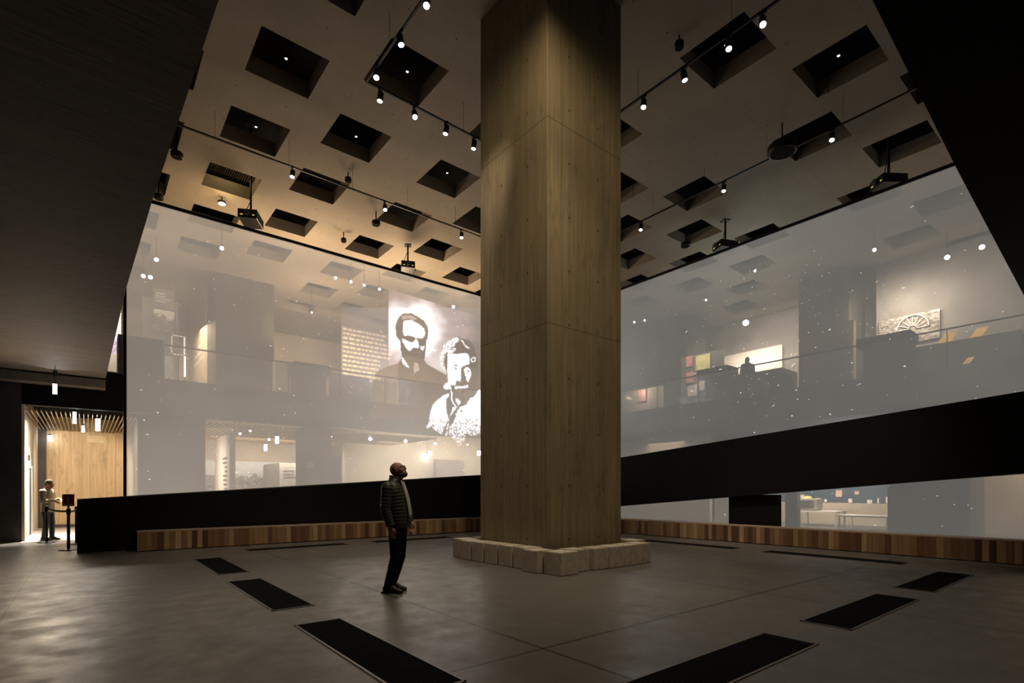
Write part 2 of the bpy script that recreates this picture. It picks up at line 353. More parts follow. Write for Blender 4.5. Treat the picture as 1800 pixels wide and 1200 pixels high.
# slatted timber ceilings of the ground floor (repeats run as one ceiling surface)
def slats(name, x0, x1, y0, y1, z, step=.155, along='Y'):
    bm = bmesh.new()
    if along == 'Y':
        x = x0
        while x < x1: box(bm, x, y0, z, x+step*.2, y1, z+.045); x += step
    else:
        y = y0
        while y < y1: box(bm, x0, y, z, x1, y+.035, z+.09); y += step
    return struct(name, bm, M['slat'])
slats('ceiling_slats_passage', -1.3, 3.2, YA+.3, 26.2, 3.66, .105)
M['pale_floor'] = plain('pale_stone_floor', (.50, .46, .41), .35, sc=1)
struct('floor_passage', bxm(-1.36, 19.3, 0, 3.2, 26.3, .006), M['pale_floor'])
slats('ceiling_slats_gallery', 3.3, 12, YA+.3, 30, 3.66, .17, 'Y')
struct('ceiling_shade_panel_passage', bxm(-1.36, YA+.26, 4.2, 3.3, 26.3, 4.25), M['void'])  # black panel added above the slats so the gap reads as shade
slats('ceiling_slats_plenum', 2.6, 4.8, 17.6, 20.4, 12.3, .07)
lamp('POINT', (3.6, 19.0, 11.9), 9, (1, .8, .4), .1)
struct('ceiling_ground_right', bxm(XB+.26, -5, 3.86, 33, YA, 3.9), M['slab'])

# ================================================================== COLUMN AND PIERS
tag(link('concrete_column', bxm(6.47, 6.98, 0, 8.52, 9.05, CZ, bev=.012), M['column']), 'huge square board-marked concrete column rising from the stools to the ceiling', 'column')
tag(link('concrete_pier', bxm(4.60, 27.0, 4.93, 7.09, 29.1, CZ-.006), M['pier']), 'grey concrete pier of the upper gallery seen through the portrait screen', 'column')
ya, yb = onx(1206, 560, 26)[1], onx(1136, 560, 26)[1]
tag(link('concrete_pier', bxm(26, ya, 4.93, 28, yb, CZ-.006), M['pier']), 'upper gallery pier between the posters and the far lit room, behind the cool screen', 'column')
ya, yb = onx(1492, 500, 26)[1], onx(1404, 500, 26)[1]
tag(link('concrete_pier', bxm(26, ya, 4.93, 28, yb, CZ-.006), M['pier']), 'wide upper gallery pier to the right of the visitors, behind the cool screen', 'column')
p = [ony(v, 800, YA+.3)[0] for v in (242, 361)]
tag(link('ground_floor_pier', bxm(p[0], YA+.3, 0, p[1], YA+2.2, 3.79), M['pier']), 'broad grey ground floor pier at the left end of the portrait screen', 'column')
p = [ony(v, 800, YA+.3)[0] for v in (536, 583)]
tag(link('ground_floor_pier', bxm(p[0], YA+.3, 0, p[1], YA+1.4, 3.79), M['grey_panel']), 'grey ground floor pier carrying two short lines of white text', 'column')
p = [onx(v, 880, XB+.3)[1] for v in (1705, 1560)]
tag(link('ground_floor_pier', bxm(XB+.3, p[0], 0, XB+2.2, p[1], 3.86), M['pier']), 'grey ground floor pier under the ramp, beside the blue exhibition wall', 'column')

# ================================================================== RAMP
def zl(x): return 1.19+(x+.14)*.0668
bm = bmesh.new()
prism(bm, [(-.14, 15.35, 0), (14.33, 15.35, 0), (14.33, 15.35, zl(14.33)), (-.14, 15.35, zl(-.14))], (0, .10, 0))
R = empty('ramp', (0, 0, 0), label='long black ramp climbing behind the timber bench and round the corner', cat='ramp')
link('left_balustrade', bm, M['black'], R)
bm = bmesh.new(); prism(bm, [(-.14, 15.345, zl(-.14)), (14.33, 15.345, zl(14.33)), (14.33, 15.345, zl(14.33)+.03), (-.14, 15.345, zl(-.14)+.03)], (0, .12, 0))
link('left_handrail', bm, M['steel'], R)
def zt(y): return 2.53+(11.71-y)*.082
def zb(y): return .87+(11.71-y)*.088
bm = bmesh.new(); ylo = -3.5
prism(bm, [(14.25, 15.35, zb(15.35)), (14.25, ylo, zb(ylo)), (14.25, ylo, zt(ylo)), (14.25, 15.35, zt(15.35))], (.10, 0, 0))
for yy in (13.2, 10.2, 7.4, 4.6, 1.8): box(bm, 14.247, yy, zb(yy)+.02, 14.26, yy+.008, zt(yy)-.02)
link('right_balustrade', bm, M['black'], R)
bm = bmesh.new(); prism(bm, [(14.352, 17.2, zb(15.35)+.0), (14.352, ylo, zb(ylo)), (14.352, ylo, zb(ylo)+.35), (14.352, 17.2, zb(15.35)+.35)], (1.75, 0, 0)); link('right_deck', bm, M['stand'], R)
bm = bmesh.new(); prism(bm, [(-.14, 15.45, 0), (14.3, 15.45, 0), (14.3, 15.45, .85), (-.14, 15.45, .03)], (0, 1.7, 0)); link('left_deck', bm, M['stand'], R)
tag(link('ramp_support', bxm(14.4, onx(1367, 900, 14.4)[1], 0, 14.62, onx(1281, 900, 14.4)[1], zb(7.5)+.05), M['black']), 'black support block under the rising ramp behind the right bench', 'support')

# ================================================================== PROJECTION SCREENS
SY, SX, ST = 17.4, 16.3, 9.25
SL = empty('projection_screen', (0, 0, 0), label='tall translucent left screen showing two bearded portraits', cat='screen')
bm = bmesh.new(); f = bm.faces.new([bm.verts.new(p) for p in [(.86, SY, 0), (SX-.06, SY, 0), (SX-.06, SY, ST), (.86, SY, ST)]]); link('scrim', bm, M['scrim_l'], SL)
link('top_rail', bxm(.82, SY-.03, ST, SX-.06, SY+.05, ST+.09), M['metal'], SL); link('side_rail', bxm(.79, SY-.03, 0, .86, SY+.05, ST), M['metal'], SL)
SR = empty('projection_screen', (0, 0, 0), label='tall translucent right screen scattered only with stars', cat='screen')
bm = bmesh.new(); f = bm.faces.new([bm.verts.new(p) for p in [(SX, SY-.06, 0), (SX, 1.7, 0), (SX, 1.7, ST-.02), (SX, SY-.06, ST-.02)]]); link('scrim', bm, M['scrim_r'], SR)
link('top_rail', bxm(SX-.03, 1.7, ST-.02, SX+.05, SY-.06, ST+.07), M['metal'], SR)

# -- projected portraits: generic bearded men, as light on the left screen
def zoom(pts, s, ox, oy): return [(ox+u/s, oy+v/s) for u, v in pts]
Z1 = lambda p: zoom(p, 12, 670, 530); Z2 = lambda p: zoom(p, 10, 740, 580); Z3 = lambda p: zoom(p, 8.571, 720, 680); Z4 = lambda p: zoom(p, 10, 640, 600)
man1 = [(694.5,574),(697.5,563),(701.7,556),(709,550.5),(723,550),(735,556),(745,563),(751,572),(753.3,582),(752,592.5),(749.2,600),(748.5,612),(747.5,622),(746,633),(751,640),(766,648),(785,659),(789,672),(780,679),(788,690),(778,697),(760,712),(757,735),(652,735),(654,690),(655.5,675),(659,658),(665,651),(680,644),(700,638),(704,633),(706,624),(704,612),(703,598),(697,592),(696,586)]
white1 = [Z1([(475,410),(560,388),(660,395),(760,450),(850,510),(910,580),(930,660),(900,740),(860,775),(760,765),(720,760),(680,735),(560,710),(490,722),(455,640),(465,520)]),
 Z1([(440,780),(490,790),(560,830),(630,860),(690,840),(735,780),(765,800),(790,900),(810,940),(770,980),(700,965),(660,985),(640,1010),(600,1040),(560,1020),(520,960),(480,890),(450,840)]),
 Z1([(830,930),(870,950),(920,930),(910,980),(870,1030),(830,990)]), Z1([(300,790),(360,830),(400,830),(415,950),(400,980),(340,960),(305,870)]), Z4([(660,270),(700,300),(760,400),(800,460),(740,440),(690,390),(660,340)])]
dim1 = [Z4([(885,370),(950,380),(970,500),(925,530),(880,555),(875,450)]), Z1([(430,310),(500,280),(650,290),(760,360),(720,390),(560,350),(450,380)])]
man2 = Z2([(440,300),(480,190),(560,130),(620,110),(740,150),(850,170),(930,260),(960,400),(1000,600),(1000,900),(960,940),(970,1000),(1060,1040),(1060,1400),(380,1400),(340,1150),(480,1060),(400,1010),(440,930),(480,880),(445,790),(430,690),(400,560),(430,450)])
white2 = [Z2([(340,600),(330,540),(345,400),(400,270),(470,200),(560,140),(630,120),(680,160),(650,200),(600,230),(590,290),(500,300),(620,320),(600,360),(560,390),(500,400),(450,380),(400,470),(375,540),(400,640),(430,690),(445,780),(380,650)]),
 Z2([(700,150),(740,190),(790,270),(860,310),(840,330),(800,320),(760,260),(720,200)]),
 Z2([(470,400),(560,410),(620,420),(700,410),(800,400),(840,440),(850,520),(850,600),(800,610),(740,630),(705,660),(700,760),(705,840),(690,900),(640,880),(610,920),(600,970),(560,960),(520,970),(480,900),(470,800),(460,700),(470,600),(465,500)]),
 Z2([(750,690),(790,650),(830,650),(870,700),(885,780),(860,850),(830,920),(800,880),(780,800)]), Z2([(590,990),(700,990),(760,980),(830,960),(830,1010),(740,1020),(650,1020),(600,1040)]),
 Z2([(390,990),(440,930),(490,900),(520,960),(535,1050),(490,1030),(440,1040),(400,1020)]), Z2([(520,1060),(560,1090),(545,1240),(530,1240)]),
 Z2([(880,490),(960,468),(960,545),(880,567)]),
 Z3([(590,90),(500,130),(400,210),(350,270),(315,380),(300,480),(280,560),(250,600),(270,630),(330,580),(370,640),(420,670),(480,710),(520,610),(550,560),(580,480),(560,380),(550,280),(555,180),(600,120)]),
 Z3([(620,80),(645,200),(700,285),(690,300),(650,240),(625,190)]), Z3([(690,170),(750,190),(770,230),(740,270),(710,240)]), Z3([(650,300),(700,300),(740,270),(690,330),(640,400),(590,460),(640,370)]), Z3([(588,470),(600,470),(570,740),(535,740)]),
 Z3([(600,600),(640,540),(660,500),(700,400),(760,300),(850,270),(920,160),(970,150),(1040,40),(1070,40),(1070,690),(1000,720),(940,740),(880,700),(840,700),(830,790),(790,850),(740,900),(690,830),(680,760),(650,800),(640,700),(610,760),(590,740)])]
dark2 = [Z2([(570,600),(620,606),(660,640),(600,630)]), Z2([(590,650),(632,660),(620,710)]), Z2([(800,680),(865,720),(830,745),(820,710)]), Z2([(610,900),(640,890),(690,940),(640,975)]), Z2([(895,502),(945,488),(945,535),(895,550)]),
 Z3([(760,350),(795,340),(780,395)]), Z3([(690,420),(715,420),(640,560),(600,620),(620,540)]), Z3([(700,590),(720,620),(705,680),(695,640)]), Z2([(500,250),(545,240),(520,262)]), Z2([(480,330),(560,320),(560,335),(490,345)]), Z2([(360,330),(400,310),(380,345)])]
def pip(x, y, P):
    c = False; j = len(P)-1
    for i in range(len(P)):
        (xi, yi), (xj, yj) = P[i], P[j]
        if (yi > y) != (yj > y) and x < (xj-xi)*(y-yi)/(yj-yi)+xi: c = not c
        j = i
    return c
def bb(P): return (min(p[0] for p in P), min(p[1] for p in P), max(p[0] for p in P), max(p[1] for p in P))
LAY = [(man1, 0)]+[(P, 1) for P in white1]+[(P, .35) for P in dim1]+[(man2, 0)]+[(P, 1) for P in white2]+[(P, 0) for P in dark2]
LAY = [(P, v, bb(P)) for P, v in LAY]
def sm(a, b, x): x = max(0, min(1, (x-a)/(b-a))); return x*x*(3-2*x)
def halo(x, y):
    d = math.hypot((x-722)/1.05, y-580); n = noise.noise((x*.03, y*.03, 0))*.5+noise.noise((x*.09, y*.09, 3))*.25
    core = 1.0-sm(26, 66, d+n*22); mid = .42*(1-sm(50, 130, d+n*45))
    low = .42*math.exp(-((x-775)**2/900+(y-640)**2/1400)); side = .10*(1-sm(60, 170, d))+.10*math.exp(-((x-665)**2/1800+(y-650)**2/1300))
    k = (x >= 683) and 1 or 0
    top = sm(0, 1.5, y-(507+(x-683)*.302)) if k else 0
    f = top*(1-sm(655, 722, y))
    r = core*1.0*f+mid*.46*f+low*f*.9+side*(1-sm(690, 740, y))*(1 if y > 540 else .0)
    g = core*1.0*f+mid*.31*f+low*f*.88+side*.92*(1-sm(690, 740, y))*(1 if y > 540 else .0)
    b = core*1.0*f+mid*.35*f+low*f*.78+side*1.0*(1-sm(690, 740, y))*(1 if y > 540 else .0)
    return (r*.8, g*.8, b*.8)
def shade(x, y):
    c = halo(x, y)
    jx = x+noise.noise((x*.5, y*.5, 5))*1.1; jy = y+noise.noise((x*.5, y*.5, 9))*1.1
    for P, v, B in LAY:
        if B[0]-2 <= jx <= B[2]+2 and B[1]-2 <= jy <= B[3]+2 and pip(jx, jy, P):
            c = (v*.85, v*.86, v*.88) if v != .35 else (.30, .22, .19)
            if P is man1: c = (.03, .015, .01)
            if (P is white2[0] or P is white2[1]) and noise.noise((x*.55+y*.25, y*.2-x*.15, 4))+noise.noise((x*.9, y*.9, 6))*.5 > .16: c = (.16, .12, .11)
    if y > 735 and c[0] > .5:                                # fleece of the coat breaks up towards its lower edge
        k = noise.noise((x*.9, y*.35, 2))+noise.noise((x*.35, y*.2, 7))*.6-(y-735)/45*.55
        if k < -.25: c = (.10, .08, .09)
        if y > 760: c = tuple(v*(1-sm(765, 792, y)*.6) for v in c)
    return c
S = 1.1; X0, X1, Y0, Y1 = 600, 868, 504, 795
nx, ny = int((X1-X0)/S), int((Y1-Y0)/S)
bm = bmesh.new(); cl = bm.loops.layers.color.new('light') if hasattr(bm.loops.layers, 'color') else None
grid = {}; vals = {}
for i in range(nx+1):
    for j in range(ny+1):
        x, y = X0+i*S, Y0+j*S
        c = [shade(x+dx, y+dy) for dx, dy in ((-.3, -.3), (.3, -.3), (0, .3))]; vals[i, j] = tuple(sum(q[k] for q in c)/3 for k in range(3))
for i in range(nx):
    for j in range(ny):
        if max(max(vals[i+a, j+b]) for a in (0, 1) for b in (0, 1)) < .004: continue
        vv = []
        for a, b in ((0, 0), (1, 0), (1, 1), (0, 1)):
            k = (i+a, j+b)
            if k not in grid: grid[k] = bm.verts.new(ony(X0+k[0]*S, Y0+k[1]*S, SY-.012))
            vv.append(grid[k])
        f = bm.faces.new(vv)
        for lp, (a, b) in zip(f.loops, ((0, 0), (1, 0), (1, 1), (0, 1))): 
            q = vals[i+a, j+b]; lp[cl] = tuple((v*12.92 if v < .0031308 else 1.055*v**(1/2.4)-.055) for v in q)+(1,)
tag(link('projected_portraits', bm, M['image'], SL), 'white projected portraits of two bearded men')

# -- projected stars
def star(bm, p, u, v, a, b, ang):
    pts = []
    for k in range(8):
        t_ = 2*math.pi*k/8; x, y = a*math.cos(t_), b*math.sin(t_); pts.append(bm.verts.new(Vector(p)+u*(x*math.cos(ang)-y*math.sin(ang))+v*(x*math.sin(ang)+y*math.cos(ang))))
    bm.faces.new(pts)
rnd = random.Random(3)
bl, br = bmesh.new(), bmesh.new(); UZ = Vector((0, 0, 1))
for bm_, n_, xr in ((bl, 260, (.9, 13.2)), (br, 330, (1.8, 13.5))):
    for k in range(n_):
        u_ = rnd.uniform(*xr); z = rnd.uniform(.4, 8.7)
        if k % 3 == 0: u_ = max(xr[0], min(xr[1], rnd.gauss(sum(xr)/2, 2.2))); z = max(.5, min(8.6, rnd.gauss(6, 1.5)))
        big = rnd.random() < .12; r1 = rnd.uniform(.005, .0105)*(1.9 if big else 1); r2 = r1*(rnd.uniform(2.5, 6) if rnd.random() < .14 else rnd.uniform(1, 1.8)); ang = rnd.uniform(-.7, .25)
        if bm_ is bl: star(bm_, (u_, SY-.015, z), Vector((1, 0, 0)), UZ, r2, r1, ang)
        else: star(bm_, (SX-.015, u_, z), Vector((0, -1, 0)), UZ, r2, r1, -ang)
tag(link('projected_stars', bl, M['star'], SL), 'tiny white projected specks', kind='stuff'); tag(link('projected_stars', br, M['star'], SR), 'tiny white projected specks', kind='stuff')

# ================================================================== BENCHES
def bench(name, x0, y0, x1, y1, mat, label):
    o = empty(name, (0, 0, 0), label=label, cat='bench')
    link('timber_front', bxm(x0, y0, .02, x1, y1, .44), mat, o); link('seat_top', bxm(x0-.0, y0-.0, .441, x1, y1, .465), M['bench_top'], o)
bench('timber_bench', .93, 14.80, 14.2, 15.30, M['bench_x'], 'long low bench of upright timber blocks along the left ramp wall')
bench('timber_bench', 13.72, -3.2, 14.2, 14.78, M['bench_y'], 'long low bench of upright timber blocks running along the right side under the ramp')

# ================================================================== STOOLS
def stool(x, y, s, rz, label, h=.385):
    bm = bmesh.new(); box(bm, -s/2, -s/2, 0, s/2, s/2, h); bmesh.ops.bevel(bm, geom=list(bm.edges), offset=.011, segments=2, affect='EDGES')
    o = link('stone_stool', bm, M['stone'], None, False); o.location = (x, y, 0); o.rotation_euler = (0, 0, rz)
    tag(o, label, 'stool', 'cube stools round the column')
ORD = ['first', 'second', 'third', 'fourth', 'fifth', 'sixth', 'seventh', 'eighth']
q = random.Random(5); s = .390
stool(6.27, 6.43, .42, 0, 'pale cube stool standing at the front corner of the column')
for i in range(7):
    dx = [-.06, .08, .06, .05, .04, .02, .14][i]
    stool(6.20+dx, 6.87+i*.425, s, q.uniform(-.02, .02), f'{ORD[i]} cube stool after the corner one, left face row')
for i in range(5):
    dy = [.10, .05, .03, .03, .06][i]
    stool(6.72+i*.425+(.02 if i else 0), 6.46+dy, s, q.uniform(-.02, .02), f'{ORD[i]} cube stool after the corner one, right face row')
for i in range(3): stool(8.85+[.04, .0, .06][i], 7.0+i*.43, s, q.uniform(-.02, .02), f'{ORD[i]} cube stool round the right corner of the column, mostly hidden')
for i in range(2): stool(6.85+i*.43, 9.42, s, 0, f'{ORD[i]} cube stool behind the column, mostly hidden')

# ================================================================== FLOOR GRATES
def grate(x0, y0, x1, y1, label):
    cx, cy = (x0+x1)/2, (y0+y1)/2; lx, ly = (x1-x0)/2, (y1-y0)/2
    o = empty('floor_grate', (cx, cy, 0), label=label, cat='floor grate', group='ventilation grates let into the floor')
    bm = bmesh.new()
    for a in ((-lx, -ly, lx, -ly+.022), (-lx, ly-.022, lx, ly), (-lx, -ly, -lx+.022, ly), (lx-.022, -ly, lx, ly)): box(bm, a[0], a[1], .0005, a[2], a[3], .008)
    link('frame', bm, M['steel'], o); link('hollow_shade', bxm(-lx+.02, -ly+.02, .0005, lx-.02, ly-.02, .002), M['void'], o)  # black sheet laid on the floor for the shade under the bars
    bm = bmesh.new(); n = 0; long_y = ly > lx; L = (ly if long_y else lx); t_ = -L+.05
    while t_ < L-.05:
        if long_y: box(bm, -lx+.03, t_, .002, lx-.03, t_+.011, .0065)
        else: box(bm, t_, -ly+.03, .002, t_+.011, ly-.03, .0065)
        t_ += .030
    link('bars', bm, M['void'], o)
grate(1.70, 3.25, 2.20, 5.73, 'nearest black floor grate, running out at the bottom edge left of centre')
grate(1.70, 6.57, 2.20, 9.10, 'black floor grate between the nearest left one and the small far left one')
grate(1.72, 9.98, 2.22, 12.46, 'black floor grate farthest up the left row, short of the bench')
grate(3.05, 1.99, 5.24, 2.50, 'nearest black floor grate right of centre at the bottom edge')
grate(6.02, 1.98, 8.40, 2.48, 'middle black floor grate of the three on the right')
grate(9.17, 1.99, 11.52, 2.48, 'farthest black floor grate on the right before the bench')
grate(2.95, 13.35, 5.35, 13.80, 'thin dark floor grate in front of the left bench, left of the standing man')
grate(6.10, 13.35, 8.55, 13.80, 'thin dark floor grate behind the standing man near the left bench')
grate(12.05, 6.50, 12.5, 9.24, 'thin dark floor grate along the right bench close to the stools')
grate(12.05, 3.12, 12.5, 5.80, 'thin dark floor grate along the right bench farther from the stools')

# ================================================================== TRACKS AND SPOTLIGHTS
TZ = 10.57
def track(name, a, b, label, wires):
    o = empty(name, (a[0], a[1], TZ), label=label, cat='lighting track'); A, B = Vector((0, 0, 0)), Vector((b[0]-a[0], b[1]-a[1], 0))
    bm = bmesh.new(); hx = .022
    box(bm, min(0, B.x)-hx, min(0, B.y)-hx, -.02, max(0, B.x)+hx, max(0, B.y)+hx, .02); link('rail', bm, M['metal'], o)
    for k in range(wires):
        p = A.lerp(B, (k+.5)/wires); bm = bmesh.new(); tube(bm, [(p.x, p.y, .02), (p.x, p.y, CZ-TZ)], .004, 6); link('hanging_wire', bm, M['metal'], o)
track('lighting_track', (4.9, 2.0), (4.9, 11.24), 'black lighting track running up to the upper edge left of the column', 4)
track('lighting_track', (4.95, 11.24), (10.05, 11.24), 'black lighting track passing from the corner behind the column', 3)
track('lighting_track', (10.07, 11.2), (10.07, 2.0), 'black lighting track right of the column in front of the ceiling openings', 4)
track('lighting_track', (1.7, 15.53), (14.66, 15.53), 'long black lighting track hung in front of the portrait screen', 7)
track('lighting_track', (14.72, 15.45), (14.72, 2.2), 'long black lighting track hung in front of the star screen', 7)
bm0 = {}
def spotlight(x, y, aim, label, energy=0, z=TZ-.02, side=(0, 0), r=.066, spot=50, col=MID, lens='lens', size=.05, blend=.9):
    o = empty('track_spotlight', (x, y, z), label=label, cat='spotlight', group='spotlights on the lighting tracks')
    bm = bmesh.new(); box(bm, -.02, -.07, -.05, .02, .07, 0); tube(bm, [(0, 0, -.04), (0, 0, -.12)], .014, 8); link('track_adapter', bm, M['metal'], o)
    d = (Vector(aim)-Vector((x, y, z-.2))).normalized(); c = Vector((0, 0, -.2)); bm = bmesh.new()
    tube(bm, [c-d*.12, c-d*.1, c+d*.09], [r*.8, r, r], 20); hs_ = link('lamp_housing', bm, M['metal'], o)
    bm = bmesh.new(); tube(bm, [c+d*.088, c+d*.096], [r*.84, r*.84], 20); link('lens', bm, M[lens], hs_)
    if energy: lamp('SPOT', Vector((x, y, z))+c+d*.13, energy, col, size, aim=aim, spot=spot, blend=blend)
    return o
E0 = 210
spotlight(4.87, 8.5, (2.2, 5.2, 0), 'spotlight at the upper edge on the track left of the column', E0)
spotlight(4.87, 9.54, (6.15, 8.3, .3), 'spotlight just above the dark ceiling opening on the track left of the column', 420, spot=34)
spotlight(4.87, 10.65, (3.2, 7.6, 0), 'spotlight inside the bend of the track, over the dark opening', E0)
spotlight(5.22, 11.21, (4.0, 11.4, 0), 'first spotlight below the bend of the track', 0)
spotlight(6.10, 11.22, (4.4, 6.0, 0), 'second spotlight below the bend of the track', E0*.8)
spotlight(6.97, 11.21, (5.2, 12.2, 0), 'third spotlight below the bend of the track', E0*.8)
spotlight(7.83, 11.24, (7.0, 12.4, 0), 'spotlight on the bent track touching the left edge of the column', E0*.6)
spotlight(4.56, 15.50, (3.0, 13.6, 0), 'leftmost of three spotlights on the long track before the portrait screen', 160)
spotlight(7.38, 15.50, (6.2, 11.3, 0), 'middle of three spotlights on the long track before the portrait screen', 420, spot=16, col=(.75, .87, 1), blend=1)
spotlight(10.27, 15.50, (8.5, 13.2, 0), 'spotlight next to the column on the long track before the portrait screen', 120)
spotlight(10.05, 4.81, (6, 2.4, 0), 'big spotlight at the upper edge on the right track', E0)
spotlight(10.05, 5.50, (8.2, 3.6, 0), 'spotlight over the large ceiling opening on the right track', E0*.6)
spotlight(10.05, 6.51, (11.5, 5.2, 0), 'spotlight below the large ceiling opening on the right track', E0*.7)
spotlight(10.05, 7.57, (7.9, 6.4, .3), 'spotlight nearest the column on the right track', 420, spot=34)
spotlight(14.70, 8.19, (12.8, 7.6, 0), 'middle spotlight on the track before the star screen', 120)
spotlight(14.70, 11.19, (12.8, 10.4, 0), 'spotlight near the column on the track before the star screen', 100)
spotlight(14.70, 5.28, (11.4, 4.5, 0), 'spotlight inside the far right opening on the track before the star screen', 380, spot=18, col=(.75, .87, 1), blend=1)
# unseen heads added on the same tracks to brighten the column's faces, floor and benches
spotlight(4.9, 5.2, (6.5, 8.1, 3.6), 'added spotlight beyond the upper edge aimed at the left face of the column', 470, spot=128, col=(1, .80, .50), blend=1)
spotlight(4.9, 3.4, (6.3, 7.4, 1.2), 'added spotlight beyond the upper edge aimed low at the left face of the column', 1000, spot=70, col=(1, .82, .55), blend=1)
spotlight(10.05, 3.0, (7.6, 7.0, 2.6), 'added spotlight beyond the upper edge aimed at the right face of the column', 75, spot=125, col=(1, .80, .50), blend=1)
spotlight(4.9, 2.4, (5.2, 4.6, 0), 'added spotlight beyond the upper edge aimed at the floor before the column', 260, spot=60, blend=1)
spotlight(10.05, 2.55, (7.6, 2.4, 0), 'added spotlight beyond the upper edge aimed at the floor between the right grates', 230, spot=60, blend=1)
spotlight(4.9, 7.4, (3.6, 14.8, .2), 'added spotlight beyond the upper edge aimed at the left end of the left bench', 1100, spot=34, blend=1)
spotlight(4.9, 6.4, (9.0, 14.8, .2), 'added spotlight beyond the upper edge aimed at the middle of the left bench', 900, spot=30, blend=1)
spotlight(10.05, 3.9, (13.7, 5.5, .2), 'added spotlight beyond the upper edge aimed at the near part of the right bench', 1500, spot=44, blend=1)
spotlight(10.05, 2.12, (13.7, 9.5, .2), 'added spotlight beyond the upper edge aimed at the far part of the right bench', 1200, spot=36, blend=1)

# small lamps seen deep inside ceiling openings
for px, py, lb in ((503, 103, 'upper left ceiling opening'), (450, 223, 'ceiling opening just above the left track'), (626, 240, 'ceiling opening left of the bent track'), (716, 126, 'ceiling opening crossed by the bent track'),
                   (786, 304, 'ceiling opening near the left edge of the column'), (1474, 98, 'upper right ceiling opening'), (1276, 79, 'large ceiling opening right of the column')):
    x, y, z = onz(px, py, 12.2); o = empty('recessed_lamp', (x, y, z), label='tiny white lamp deep inside the '+lb, cat='lamp', group='small lamps inside the ceiling openings')
    bm = bmesh.new(); lathe(bm, [(.05, 0), (.05, .10), (.02, .14)], 12); hs_ = link('lamp_housing', bm, M['metal'], o); bm = bmesh.new(); lathe(bm, [(.035, -.006), (.035, 0)], 12); link('lens', bm, M['lens_dim'], hs_)
    bm = bmesh.new(); tube(bm, [(0, 0, .13), (0, 0, 13.6-z)], .008, 6); link('stem', bm, M['metal'], o)

# ceiling-hung gear
def hung_disc(px, py, z, r, label, on=False, cat='ceiling loudspeaker', name='ceiling_loudspeaker', hgt=.14):
    x, y, _ = onz(px, py, z); o = empty(name, (x, y, z), label=label, cat=cat)
    bm = bmesh.new(); lathe(bm, [(r*.92, -hgt/2), (r, -hgt/2+.02), (r, hgt/2-.02), (r*.9, hgt/2)], 28); link('housing', bm, M['metal'], o, True)
    bm = bmesh.new(); lathe(bm, [(r*.82, -hgt/2-.008), (r*.82, -hgt/2+.004)], 24); link('lens' if on else 'grille', bm, M['lens'] if on else M['void'], o)
    bm = bmesh.new(); tube(bm, [(0, 0, hgt/2-.01), (0, 0, top_of(x, y)-z)], .02, 8); link('stem', bm, M['metal'], o)
hung_disc(390, 356, 11.1, .13, 'lit white disc lamp above the left end of the portrait screen', True, 'lamp', 'disc_lamp', .08); lamp('POINT', (*onz(392, 358, 10.95)[:2], 10.9), 14, (1, .7, .3), .1)
hung_disc(604, 422, 11.0, .10, 'small dark round fitting above the middle of the portrait screen')
hung_disc(661, 392, 10.9, .15, 'dark drum loudspeaker below the long track, left of an opening')
hung_disc(311, 272, 11.0, .16, 'dark drum loudspeaker under the end of the long left track')
hung_disc(279, 346, 11.1, .14, 'dark drum loudspeaker at the far left top corner of the portrait screen')
hung_disc(1205, 430, 10.95, .18, 'dark drum loudspeaker between two openings right of the column')
hung_disc(1194, 79, 11.1, .10, 'small dark fitting left of the large opening at top right')
hung_disc(612, 316, 11.1, .10, 'small fitting beside an opening above the long left track')
hung_disc(1375, 262, 10.6, .36, 'big black drum loudspeaker beside the far right opening', hgt=.22)
def projector(px, py, z, rz, label, sc=1.0):
    x, y, _ = onz(px, py, z); o = empty('video_projector', (x, y, z), rz, label, 'projector', 'ceiling projectors behind the screens')
    bm = bmesh.new(); box(bm, -.27*sc, -.36*sc, -.13*sc, .27*sc, .36*sc, .13*sc, bev=.02); cs_ = link('case', bm, M['metal'], o)
    bm = bmesh.new(); tube(bm, [(.0, -.36*sc, -.0), (0, -.46*sc, 0)], .08*sc, 16); link('objective', bm, M['stand'], cs_)
    bm = bmesh.new(); box(bm, -.2*sc, -.366*sc, -.06*sc, -.12*sc, -.36*sc, -.03*sc); box(bm, .14*sc, -.366*sc, -.06*sc, .2*sc, -.36*sc, -.03*sc); link('status_lamp', bm, M['proj_led'], cs_)
    bm = bmesh.new(); T_ = top_of(x, y); tube(bm, [(0, 0, .12*sc), (0, 0, T_-z)], .035, 10); box(bm, -.13, -.13, T_-z-.03, .13, .13, T_-z-.002); link('bracket', bm, M['metal'], o)
    bm = bmesh.new(); tube(bm, [(-.2, 0, .12*sc), (-.03, 0, CZ-z-.3)], .012, 6); link('cable', bm, M['metal'], o)
M['proj_led'] = emis('projector_status_lamp', (1, .85, .15), .45)
projector(441, 385, 10.45, -.5, 'black projector hung over the left part of the portrait screen', 1.1)
projector(717, 470, 10.4, -.45, 'black projector hung above the two portraits')
projector(1275, 433, 10.35, -2.0, 'black projector hung between openings behind the star screen')
projector(1562, 321, 10.15, -2.2, 'black projector at the far right above the star screen')

